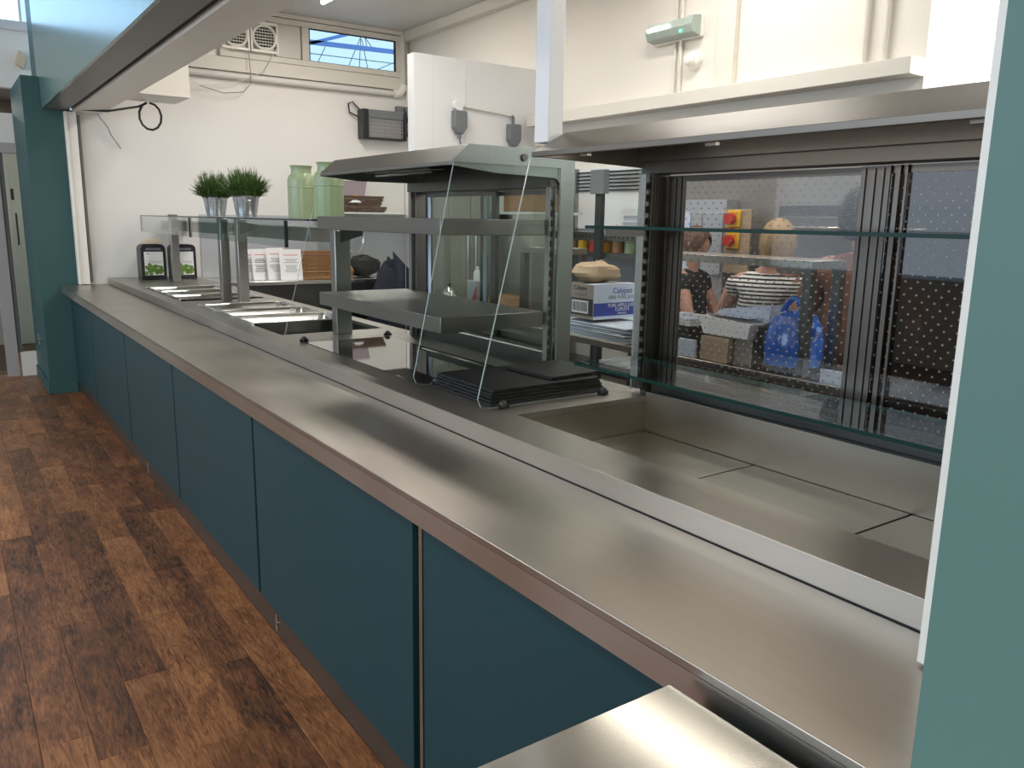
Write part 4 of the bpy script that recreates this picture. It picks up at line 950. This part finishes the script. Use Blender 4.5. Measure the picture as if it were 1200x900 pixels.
# rack shelf at the back with jars
rk = thing('storage_rack', (3.9, 4.45, 0), 'tall steel storage rack with a perforated shelf against the kitchen back wall', 'rack')
for z in (0.45, 1.27): obj('shelf', MB().box(3.78, 4.06, 4.02, 5.0, z, z+0.035), M['shelf'], rk)
ps_ = MB().box(3.78, 3.79, 4.02, 4.98, 1.385, 1.430)
obj('perforated_rail', ps_, M['shelf'], rk)
hl = MB()
for k in range(22): hl.cyl((3.779, 4.05+0.043*k, 1.41), (3.7775, 4.05+0.043*k, 1.41), 0.007, 8)
obj('rail_holes', hl, M['gap'], rk, kind='stuff')
obj('shelf', MB().box(3.80, 4.06, 4.02, 4.98, 1.430, 1.438), M['shelf'], rk)
obj('centre_post', MB().box(3.745, 3.777, 4.335, 4.40, 0, 1.72), mat('post_dark', (0.03, 0.035, 0.04), 0.4), rk)
obj('post_head', MB().box(3.73, 3.777, 4.30, 4.44, 1.70, 1.86), M['grey_box'], rk)
for y in (4.04, 4.97): obj('leg', MB().box(4.02, 4.05, y-0.015, y+0.015, 0, 1.9), M['post'], rk)
lp = thing('louvred_panel', (4.05, 4.5, 1.7), 'pale louvred vent panel above the storage rack', 'vent')
obj('panel', MB().box(4.05, 4.078, 4.02, 5.05, 1.46, 1.90), M['white_cool'], lp)
for k in range(6): obj('slat', MB().box(4.035, 4.049, 4.05, 5.0, 1.735+0.026*k, 1.745+0.026*k), M['gap'], lp)
obj('lower_panel', MB().box(4.062, 4.0785, 4.02, 5.05, 0.9, 1.455), M['appliance'], lp)
jl = [('yellow', 'amber'), ('red', 'red'), ('white', 'white'), ('card_brown', 'brown'), ('wicker', 'orange-brown')]
cols = [('paper', 'white tub at the left end of the rack shelf'), ('card_brown', 'brown jar beside the white tub on the rack shelf'), ('yellow', 'amber jar with a dark lid on the rack shelf'),
        ('red', 'red jar on the rack shelf, right of the dark post'), ('egg_yolk', 'orange jar right of the red one on the rack shelf'), ('wicker', 'tan jar second from the right on the rack shelf'), ('green_enamel', 'greenish jar at the right end of the rack shelf')]
for k, (mk, lab) in enumerate(cols):
    y = 4.90-0.125*k; h = 0.085+0.006*(k % 3)
    t = thing('storage_jar', (3.86, y, 1.3055), lab, 'jar', 'jars on the storage rack')
    obj('jar', MB().lathe([(0.0, 0.0), (0.038, 0.0), (0.040, 0.005), (0.040, h-0.02), (0.030, h-0.01), (0.0, h-0.01)], (3.86, y, 1.3055), 16), M[mk], t)
    obj('lid', MB().lathe([(0.0, h-0.0095), (0.032, h-0.0095), (0.032, h), (0.0, h)], (3.86, y, 1.3055), 16), M['white_trim'], t)
for k, (lab, w) in enumerate((('lowest clear plastic tub on top of the rack', 0.085), ('middle clear plastic tub on top of the rack', 0.080), ('uppermost clear plastic tub on top of the rack', 0.070))):
    z = 1.4385+0.042*k
    t = thing('plastic_tub', (3.90, 4.14, z), lab, 'tub', 'plastic tubs stacked on top of the rack')
    obj('tub', MB().prism([(4.14-w+0.01, z), (4.14+w-0.01, z), (4.14+w, z+0.034), (4.14-w, z+0.034)], 'x', 3.84, 3.98), M['appliance'], t)
    obj('lid', MB().box(3.835, 3.985, 4.14-w-0.004, 4.14+w+0.004, z+0.0345, z+0.040), M['white_cool'], t)
for k in range(2):
    y = 4.30-0.07*k
    b = obj('sauce_bottle', MB().lathe([(0.0, 0), (0.014, 0), (0.014, 0.035), (0.006, 0.045), (0.006, 0.055), (0, 0.056)], (3.86, y, 1.4385), 12), M['red']); tag(b, 'tiny red-topped bottle on the rack, %s of the two' % ('left' if k == 0 else 'right'), 'bottle', 'tiny bottles on top of the rack')

# tall cabinets on the kitchen back wall behind the people
cabs = thing('wall_cupboards', (3.97, 3.55, 0), 'bank of pale grey cupboards behind the blond person', 'cupboard')
obj('body', MB().box(3.955, 4.078, 3.42, 4.0, 0.0, 1.66), M['appliance'], cabs)
for a, b, mk in ((3.84, 3.98, 'paper_blue'), (3.695, 3.83, 'paper_blue'), (3.60, 3.685, 'appliance'), (3.43, 3.59, 'appliance')):
    obj('door', MB().box(3.94, 3.953, a, b, 1.20, 1.58), M[mk], cabs, bev=0.002)
iso = thing('isolator_panel', (4.03, 3.36, 1.28), 'beige upright panel with two red and yellow isolator switches', 'switch panel')
obj('panel', MB().box(3.94, 3.955, 3.215, 3.405, 1.22, 1.60), M['card_brown'], iso, bev=0.003)
for z in (1.545, 1.415):
    s_ = obj('yellow_plate', MB().box(3.925, 3.939, 3.285, 3.39, z-0.05, z+0.05), M['yellow'], iso, bev=0.006)
    obj('red_knob', MB().cyl((3.924, 3.345, z), (3.885, 3.345, z), 0.034, 20), M['red'], s_)
ex = thing('dark_appliance', (3.9, 2.2, 0), 'large dark steel oven range behind the people at the right', 'oven')
obj('body', MB().box(3.88, 4.075, 1.0, 2.98, 0.0, 1.62), mat('oven_dark', (0.13, 0.125, 0.12), 0.35, 0.6), ex, bev=0.004)
for a, b in ((1.03, 1.97), (2.00, 2.95)):
    d_ = obj('door', MB().box(3.86, 3.878, a, b, 0.85, 1.56), mat('oven_door', (0.20, 0.19, 0.18), 0.3, 0.7), ex, bev=0.004)
    obj('handle', MB().cyl((3.845, a+0.1, 1.50), (3.845, b-0.1, 1.50), 0.01), M['chrome'], d_)
    obj('vent', MB().box(3.855, 3.859, a+0.1, b-0.1, 0.90, 0.94), M['gap'], d_)

# blue kettle
kt = thing('blue_kettle', (2.975, 2.06, 0.9005), 'large glossy blue electric kettle with a loop handle and black side', 'kettle')
kx, ky, kz = 2.965, 2.145, 0.9008
obj('base', MB().lathe([(0, 0), (0.115, 0), (0.118, 0.02), (0.105, 0.03), (0, 0.03)], (kx, ky, kz), 30), M['black'], kt)
obj('body', MB().lathe([(0.0, 0.031), (0.118, 0.031), (0.122, 0.06), (0.121, 0.14), (0.108, 0.20), (0.085, 0.24), (0.05, 0.258), (0.0, 0.262)], (kx, ky, kz), 40), M['blue'], kt)
obj('handle', MB().tube([(kx-0.02, ky-0.06+0.12*k/10, kz+0.235+0.075*math.sin(PI*k/10)) for k in range(11)], 0.013, 10), M['blue'], kt)
obj('spout', MB().tube([(kx-0.02, ky-0.09, kz+0.15), (kx-0.03, ky-0.125, kz+0.185), (kx-0.035, ky-0.14, kz+0.195)], [0.03, 0.02, 0.014], 10), M['blue'], kt)
obj('side_handle', MB().tube([(kx-0.05, ky+0.075, kz+0.19), (kx-0.06, ky+0.125, kz+0.17), (kx-0.06, ky+0.14, kz+0.10), (kx-0.05, ky+0.12, kz+0.05), (kx-0.045, ky+0.09, kz+0.045)], 0.02, 10), M['black'], kt)
obj('gauge', MB().box(kx-0.118, kx-0.108, ky-0.012, ky+0.012, kz+0.05, kz+0.10), M['black'], kt)

# open white box and cartons on the prep table
ob = thing('foil_box', (3.05, 2.5, 0.9005), 'open white and silver carton lying in front of the striped-top person', 'box')
obj('tray', MB().prism([(2.31, 1.02), (2.56, 1.02), (2.60, 1.10), (2.295, 1.085)], 'x', 2.86, 3.02), M['paper'], ob)
obj('flap', MB().prism([(2.295, 1.086), (2.60, 1.101), (2.57, 1.125), (2.29, 1.165)], 'x', 2.98, 3.10), M['paper_blue'], ob)
obj('foil', MB().box(2.88, 2.975, 2.32, 2.55, 1.103, 1.108), M['foil'], ob)
obj('support_case', MB().box(2.90, 3.12, 2.31, 2.56, 0.9008, 1.019), M['card_grey'], ob)
cr = obj('beige_carton', MB().box(2.845, 2.88, 2.40, 2.56, 0.9008, 1.01), M['card_brown'], bev=0.002); tag(cr, 'beige carton standing under the open white carton', 'carton')
bb = obj('pale_blue_pack', MB().box(2.825, 2.843, 2.58, 2.68, 0.9008, 0.985).rotz(0.06, (2.834, 2.63)), M['paper_blue'], bev=0.004); tag(bb, 'small pale blue pack at the front of the prep table', 'pack')
wsb = thing('paper_pile', (2.98, 2.82, 0.9005), 'flat pale sheets piled in front of the dark T-shirt person', 'papers')
for k in range(4): obj('sheaf', MB().box(2.87, 3.10, 2.64+0.01*k, 2.95, 1.040+0.008*k, 1.046+0.008*k).rotz(0.03*k-0.04, (2.98, 2.8)), M['paper_blue' if k % 2 else 'paper'], wsb)
obj('base_block', MB().box(2.89, 3.08, 2.68, 2.96, 0.9008, 1.039), M['dark_steel'], wsb)
tr = thing('white_tray_pair', (3.0, 1.8, 0.9), 'white perforated tray at the right end of the prep table', 'tray')
obj('tray', MB().box(2.84, 3.16, 1.62, 1.92, 0.9006, 0.915).box(2.84, 2.85, 1.62, 1.92, 0.915, 0.955), M['paper_blue'], tr)
hp = MB()
for i in range(9):
    for j in range(3): hp.box(2.87+0.03*j, 2.885+0.03*j, 1.64+0.03*i, 1.655+0.03*i, 0.9151, 0.9158)
obj('perforations', hp, M['gap'], tr, kind='stuff')
wb = obj('white_box_lid', MB().box(2.90, 3.10, 2.95, 3.08, 1.3755, 1.46), M['card_brown'], bev=0.002); tag(wb, 'beige open box on the raised shelf at the left edge of the dotted door', 'box')

# things seen through the heated display
br = obj('wicker_hamper', MB().box(3.40, 3.66, 4.66, 5.02, 1.5735, 1.74), M['wicker'], bev=0.01); tag(br, 'square brown wicker hamper on the pale wall shelf behind the heated display', 'basket')
sh2 = thing('wall_shelf', (3.5, 5.0, 1.55), 'pale wall shelf carrying the brown hamper, behind the heated display', 'shelf')
obj('board', MB().box(3.36, 3.80, 4.60, 5.575, 1.555, 1.573), M['white_cool'], sh2)
obj('bracket', MB().box(3.37, 3.39, 5.30, 5.578, 1.40, 1.554).box(3.66, 3.68, 5.30, 5.578, 1.40, 1.554), M['post'], sh2)
tf = thing('tall_fridge', (2.9, 5.2, 0), 'tall olive-grey steel cupboard behind the heated display', 'fridge')
obj('body', MB().box(2.99, 3.33, 5.10, 5.565, 0.05, 1.90), M['olive'], tf, bev=0.004)
for a, b in ((2.995, 3.157), (3.163, 3.325)):
    d_ = obj('door', MB().box(a, b, 5.08, 5.099, 0.10, 1.88), M['olive'], tf, bev=0.004)
    obj('handle', MB().cyl((b-0.03 if a < 3.1 else a+0.03, 5.06, 1.0), (b-0.03 if a < 3.1 else a+0.03, 5.06, 1.4), 0.008), M['chrome'], d_)
for x in (3.03, 3.29): obj('foot', MB().cyl((x, 5.3, 0), (x, 5.3, 0.05), 0.02), M['post'], tf)
wc = basket('bread_rack', 3.16, 5.30, 1.9012, 0.14, 0.14, 0.10, M['wicker'], 'small tan basket on top of the tall olive cupboard', flare=1.1, rows=5)
# carton with white-topped bottle, teapot, cups
cn = thing('red_grey_carton', (2.95, 4.55, 0.9), 'grey and red drinks carton beside the heated display door frame', 'carton')
obj('carton', MB().box(2.86, 2.94, 4.52, 4.64, 0.9008, 1.12), M['appliance'], cn, bev=0.002)
obj('red_corner', MB().prism([(4.52, 0.905), (4.63, 0.905), (4.52, 1.09)], 'x', 2.8575, 2.8595), mat('print_red', (0.42, 0.06, 0.05), 0.6), cn)
wbt = obj('white_bottle', MB().lathe([(0, 0), (0.022, 0), (0.024, 0.02), (0.022, 0.055), (0.012, 0.07), (0.014, 0.085), (0.0, 0.09)], (2.90, 4.58, 1.1208), 16), M['paper']); tag(wbt, 'small white bottle top standing on the grey and red carton', 'bottle')
tp = thing('steel_teapot', (2.95, 4.95, 0.9), 'shiny steel teapot on the prep table behind the heated display', 'teapot')
obj('body', MB().lathe([(0, 0), (0.05, 0), (0.06, 0.05), (0.05, 0.11), (0.035, 0.13), (0, 0.15)], (2.92, 4.97, 0.9008), 20), M['chrome'], tp)
obj('knob', MB().lathe([(0, 0.15), (0.012, 0.155), (0.012, 0.17), (0, 0.175)], (2.92, 4.97, 0.9008), 12), M['black'], tp)
obj('handle', MB().tube([(2.92, 4.92, 1.0), (2.92, 4.88, 0.99), (2.92, 4.89, 0.93), (2.92, 4.93, 0.925)], 0.006), M['chrome'], tp)
cu = obj('white_cup', MB().lathe([(0, 0), (0.03, 0), (0.042, 0.08), (0.038, 0.08), (0.027, 0.008), (0, 0.008)], (2.89, 4.80, 0.9008), 20), M['paper']); tag(cu, 'white cup between the teapot and the carton', 'cup')
lump('brown_loaf', (2.97, 4.30, 0.9008), 0.11, 0.22, 0.14, mat('loaf_brown', (0.26, 0.13, 0.06), 0.7, noise=0.3), 'dark brown loaf on the prep table under the raised shelf', 'bread', 12)
wr = thing('wire_rack', (3.95, 5.35, 1.0), 'wire utensil rack on the wall right of the olive cupboard', 'rack')
for k in range(9): obj('rung', MB().cyl((3.42, 5.55, 1.10+0.05*k), (3.50, 5.55, 1.10+0.05*k), 0.003, 6), M['grey_box'], wr)
obj('rail', MB().cyl((3.42, 5.55, 1.08), (3.42, 5.55, 1.53), 0.004, 6).cyl((3.50, 5.55, 1.08), (3.50, 5.55, 1.53), 0.004, 6), M['grey_box'], wr)
obj('whisk', MB().tube([(3.56+0.03*math.sin(k*0.7), 5.54, 1.48-0.035*k) for k in range(10)], 0.003, 6).tube([(3.60-0.03*math.sin(k*0.7), 5.54, 1.48-0.035*k) for k in range(10)], 0.003, 6), M['grey_box'], wr)

# ================================================================ PEOPLE
def bake(o):
    dg = bpy.context.evaluated_depsgraph_get(); dg.update()
    me = bpy.data.meshes.new_from_object(o.evaluated_get(dg)); o.modifiers.clear()
    old = o.data; o.data = me; bpy.data.meshes.remove(old)
    me.polygons.foreach_set('use_smooth', [True]*len(me.polygons))
def skin(name, nodes, edges, m, parent, root=0, sub=2, flat=None):
    """nodes: list of (x, y, z, rx, ry)"""
    O = ORG[parent.name]
    me = bpy.data.meshes.new(name); me.from_pydata([tuple(Vector(n[:3])-O) for n in nodes], edges, [])
    o = bpy.data.objects.new(name, me); COL.objects.link(o)
    md = o.modifiers.new('skin', 'SKIN'); md.branch_smoothing = 0.6
    sv = me.skin_vertices[0].data
    for i, n in enumerate(nodes): sv[i].radius = (n[3], n[4] if len(n) > 4 else n[3]); sv[i].use_root = (i == root)
    s = o.modifiers.new('sub', 'SUBSURF'); s.levels = sub; s.render_levels = sub
    bake(o); o.parent = parent; o.data.materials.clear(); o.data.materials.append(m)
    ORG[o.name] = O
    return o
def head_mesh(c, r, yaw, tilt=0.0):
    """head with brow, nose, mouth, chin and ears; +x faces forward before yaw"""
    mb = MB(); vs = []; fs = []; R, n = 18, 28
    for i in range(R+1):
        t = PI*i/R
        for k in range(n):
            a = 2*PI*k/n
            x = math.sin(t)*math.cos(a)*0.92; y = math.sin(t)*math.sin(a)*0.74; z = -math.cos(t)*1.12
            if z < 0: x *= 1-0.12*(-z); y *= 1-0.30*(-z)**1.5
            if x > 0:
                f = max(0, math.cos(a))**6
                x += 0.16*f*math.exp(-((z+0.12)/0.16)**2)*math.exp(-(y/0.16)**2)      # nose
                x += 0.05*math.exp(-((z-0.18)/0.08)**2)*math.exp(-(y/0.45)**2)        # brow
                x -= 0.06*math.exp(-((z-0.05)/0.08)**2)*math.exp(-((abs(y)-0.28)/0.12)**2)  # eye sockets
                x += 0.05*math.exp(-((z+0.45)/0.07)**2)*math.exp(-(y/0.22)**2)        # lips
                x += 0.08*math.exp(-((z+0.85)/0.18)**2)                              # chin
            vs.append((x*r, y*r, z*r))
    for i in range(R):
        for k in range(n): fs.append((i*n+k, i*n+(k+1) % n, (i+1)*n+(k+1) % n, (i+1)*n+k))
    mb._add(vs, fs)
    for s in (-1, 1):
        mb.tube([(-0.02*r, s*0.72*r, -0.22*r), (-0.10*r, s*0.82*r, -0.02*r), (-0.08*r, s*0.84*r, 0.16*r), (0.04*r, s*0.77*r, 0.12*r)], [0.05*r, 0.08*r, 0.09*r, 0.05*r], 8)
    mt = Matrix.Translation(c) @ Matrix.Rotation(yaw, 4, 'Z') @ Matrix.Rotation(tilt, 4, 'Y')
    return mb.xf(mt), mt
def hair_mesh(r, mt, long=0.0, puff=1.12, seed=1):
    rnd = random.Random(seed); mb = MB(); vs = []; fs = []; R, n = 16, 32
    ph = [rnd.uniform(0, 6) for _ in range(4)]
    for i in range(R+1):
        t = PI*(0.02 + 0.98*i/R)*0.72   # from the crown downwards
        for k in range(n):
            a = 2*PI*k/n
            front = max(0, math.cos(a))
            tt = t*(1-0.52*front**1.5)
            w = 1+0.035*math.sin(9*a+ph[0]+2*t)+0.03*math.sin(19*a+ph[1]+3*t)+0.02*math.sin(31*a+ph[2])
            x = math.sin(tt)*math.cos(a)*0.98*puff*w; y = math.sin(tt)*math.sin(a)*0.84*puff*w; z = math.cos(tt)*1.16*puff
            if i > R*0.6: z -= long*(i/R-0.6)*(1-front)
            vs.append((x*r, y*r, z*r))
    for i in range(R):
        for k in range(n): fs.append((i*n+k, i*n+(k+1) % n, (i+1)*n+(k+1) % n, (i+1)*n+k))
    mb._add(vs, fs)
    return mb.xf(mt)
def person(base, yaw, height, pose, lab, hair, hlong, top_m, sleeve, extra=None, hseed=1, lean=(0, 0), puff=1.12, headyaw=0.0):
    """base (x, y) on the floor; local +x forward, +y to the figure's left."""
    t = thing('person', (base[0], base[1], 0), lab, 'person')
    s = height/1.70; cy_, sy_ = math.cos(yaw), math.sin(yaw)
    def W(x, y, z):
        k = max(0.0, (z-0.9))/0.6
        x += lean[0]*k; y += lean[1]*k
        return (base[0]+(x*cy_-y*sy_)*s, base[1]+(x*sy_+y*cy_)*s, z*s)
    nodes = []; edges = []
    def N(x, y, z, r, r2=None, link=None):
        nodes.append((*W(x, y, z), r*s, (r2 or r)*s))
        if link is not None: edges.append((link, len(nodes)-1))
        return len(nodes)-1
    pel = N(0, 0, 0.93, 0.15, 0.115)
    wa = N(0.01, 0, 1.08, 0.125, 0.10, pel); ch = N(0, 0, 1.25, 0.145, 0.11, wa); up = N(0, 0, 1.38, 0.11, 0.085, ch)
    nk = N(0.0, 0, 1.46, 0.052, 0.052, up); N(0.015, 0, 1.53, 0.052, 0.055, nk)
    arms = {}
    for sd in (1, -1):
        hp = N(0, sd*0.09, 0.86, 0.095, 0.095, pel); kn = N(0.03, sd*0.10, 0.48, 0.062, 0.062, hp)
        ak = N(-0.01, sd*0.10, 0.08, 0.038, 0.038, kn); N(0.13, sd*0.11, 0.035, 0.03, 0.042, ak)
        sh = N(0, sd*0.165, 1.385, 0.058, 0.058, up)
        e, w, f = pose[sd]
        el = N(*e, 0.043, 0.043, sh); wr_ = N(*w, 0.027, 0.027, el); 
        E_, W_ = Vector(e), Vector(w); d = (Vector(f)-W_).normalized(); side = d.cross(Vector((0, 0, 1))).normalized()
        pm = N(*(W_+d*0.06), 0.026, 0.034, wr_)
        for q, (off, ln) in enumerate(((-0.027, 0.062), (-0.009, 0.075), (0.009, 0.070), (0.027, 0.055))):
            b = W_+d*0.085+side*off; k1 = N(*b, 0.0095, 0.0095, pm); k2 = N(*(b+d*ln*0.55+Vector((0, 0, -0.008))), 0.0085, 0.0085, k1); N(*(b+d*ln*0.9+Vector((0, 0, -0.028))), 0.0075, 0.0075, k2)
        b = W_+d*0.035+side*0.03*sd*-1; k1 = N(*b, 0.011, 0.011, pm); N(*(b+d*0.03+side*0.03*sd*-1), 0.009, 0.009, k1)
        arms[sd] = (Vector((0, sd*0.165, 1.385)), E_, W_)
    skin('body', nodes, edges, M['skin'], t)
    hc = W(0.02, 0, 1.615); hm, mt = head_mesh(hc, 0.105*s, yaw+headyaw)
    obj('head', hm, M['skin'], t, smooth=60)
    obj('hair', hair_mesh(0.105*s, mt, hlong, puff, hseed), hair, t, smooth=80)
    # top
    nodes = []; edges = []
    a = N(0, 0, 0.90, 0.175, 0.14); b = N(0.01, 0, 1.07, 0.155, 0.128, a); c = N(0, 0, 1.25, 0.168, 0.132, b); d = N(0, 0, 1.385, 0.142, 0.112, c); N(0, 0, 1.452, 0.066, 0.066, d)
    for sd in (1, -1):
        S_, E_, W_ = arms[sd]; sh = N(*(S_+Vector((0, sd*0.005, 0))), 0.090, 0.090, d); p = S_.lerp(E_, sleeve); N(*p, 0.060, 0.060, sh)
    skin('top', nodes, edges, top_m, t)
    nodes = []; edges = []
    a = N(0, 0, 0.93, 0.165, 0.13)
    for sd in (1, -1):
        hp = N(0, sd*0.09, 0.84, 0.108, 0.108, a); kn = N(0.03, sd*0.10, 0.48, 0.08, 0.08, hp); N(-0.005, sd*0.10, 0.10, 0.062, 0.062, kn)
    skin('trousers', nodes, edges, M['trouser'], t)
    for sd in (1, -1):
        p = W(0.05, sd*0.105, 0.0)
        obj('shoe', MB().lathe([(0.0, 0.0005), (0.055, 0.0005), (0.058, 0.03), (0.045, 0.065), (0.0, 0.08)], (0, 0, 0), 18).xf(Matrix.Translation(p) @ Matrix.Rotation(yaw, 4, 'Z') @ Matrix.Diagonal((2.3, 0.9, 1, 1))), M['black'], t)
    if extra == 'apron':
        w = MB()
        bow = [W(-0.135, 0.0, 1.02), W(-0.15, 0.05, 1.05), W(-0.15, 0.07, 1.02), W(-0.14, 0.0, 1.02), W(-0.15, -0.05, 1.05), W(-0.15, -0.07, 1.01), W(-0.14, 0, 1.02)]
        w.tube(bow, 0.008, 6); w.tube([W(-0.14, 0, 1.02), W(-0.155, 0.03, 0.93), W(-0.15, 0.035, 0.86)], 0.008, 6)
        w.tube([W(0.17*math.cos(a_)*0.86-0.0, 0.19*math.sin(a_), 1.02) for a_ in [2*PI*k/24 for k in range(24)]], 0.010, 6, True)
        obj('apron_ties', w, M['black_cloth'], t)
    return t
# striped person seen from behind, leaning to her left (towards the image left, +y)
person((3.50, 2.86), 0.35, 1.50, {1: ((0.08, 0.24, 1.16), (0.20, 0.22, 0.98), (0.4, 0.2, 0.95)), -1: ((0.02, -0.24, 1.13), (0.12, -0.22, 0.93), (0.3, -0.2, 0.9))},
       'blond person in a black and white striped top, back to the counter', M['blond'], 0.30, M['stripe'], 0.42, 'apron', 5, lean=(0.0, -0.14), puff=1.16)
person((3.68, 3.42), -1.25, 1.46, {1: ((0.10, 0.23, 1.12), (0.32, 0.16, 1.06), (0.5, 0.12, 1.04)), -1: ((0.12, -0.24, 1.12), (0.36, -0.15, 1.05), (0.5, -0.1, 1.03))},
       'person in a dark T-shirt with bare forearms, left of the striped one', M['brown_hair'], 0.2, M['black_cloth'], 0.45, None, 6)
person((3.36, 2.13), 0.3, 1.64, {1: ((0.06, 0.25, 1.12), (0.24, 0.20, 1.0), (0.4, 0.2, 0.98)), -1: ((0.05, -0.25, 1.12), (0.22, -0.2, 1.0), (0.4, -0.2, 0.98))},
       'person in a russet brown top with dark grey hair, beside the blue kettle', M['dark_hair'], 0.4, M['brown_cloth'], 0.9, None, 7, puff=1.2)
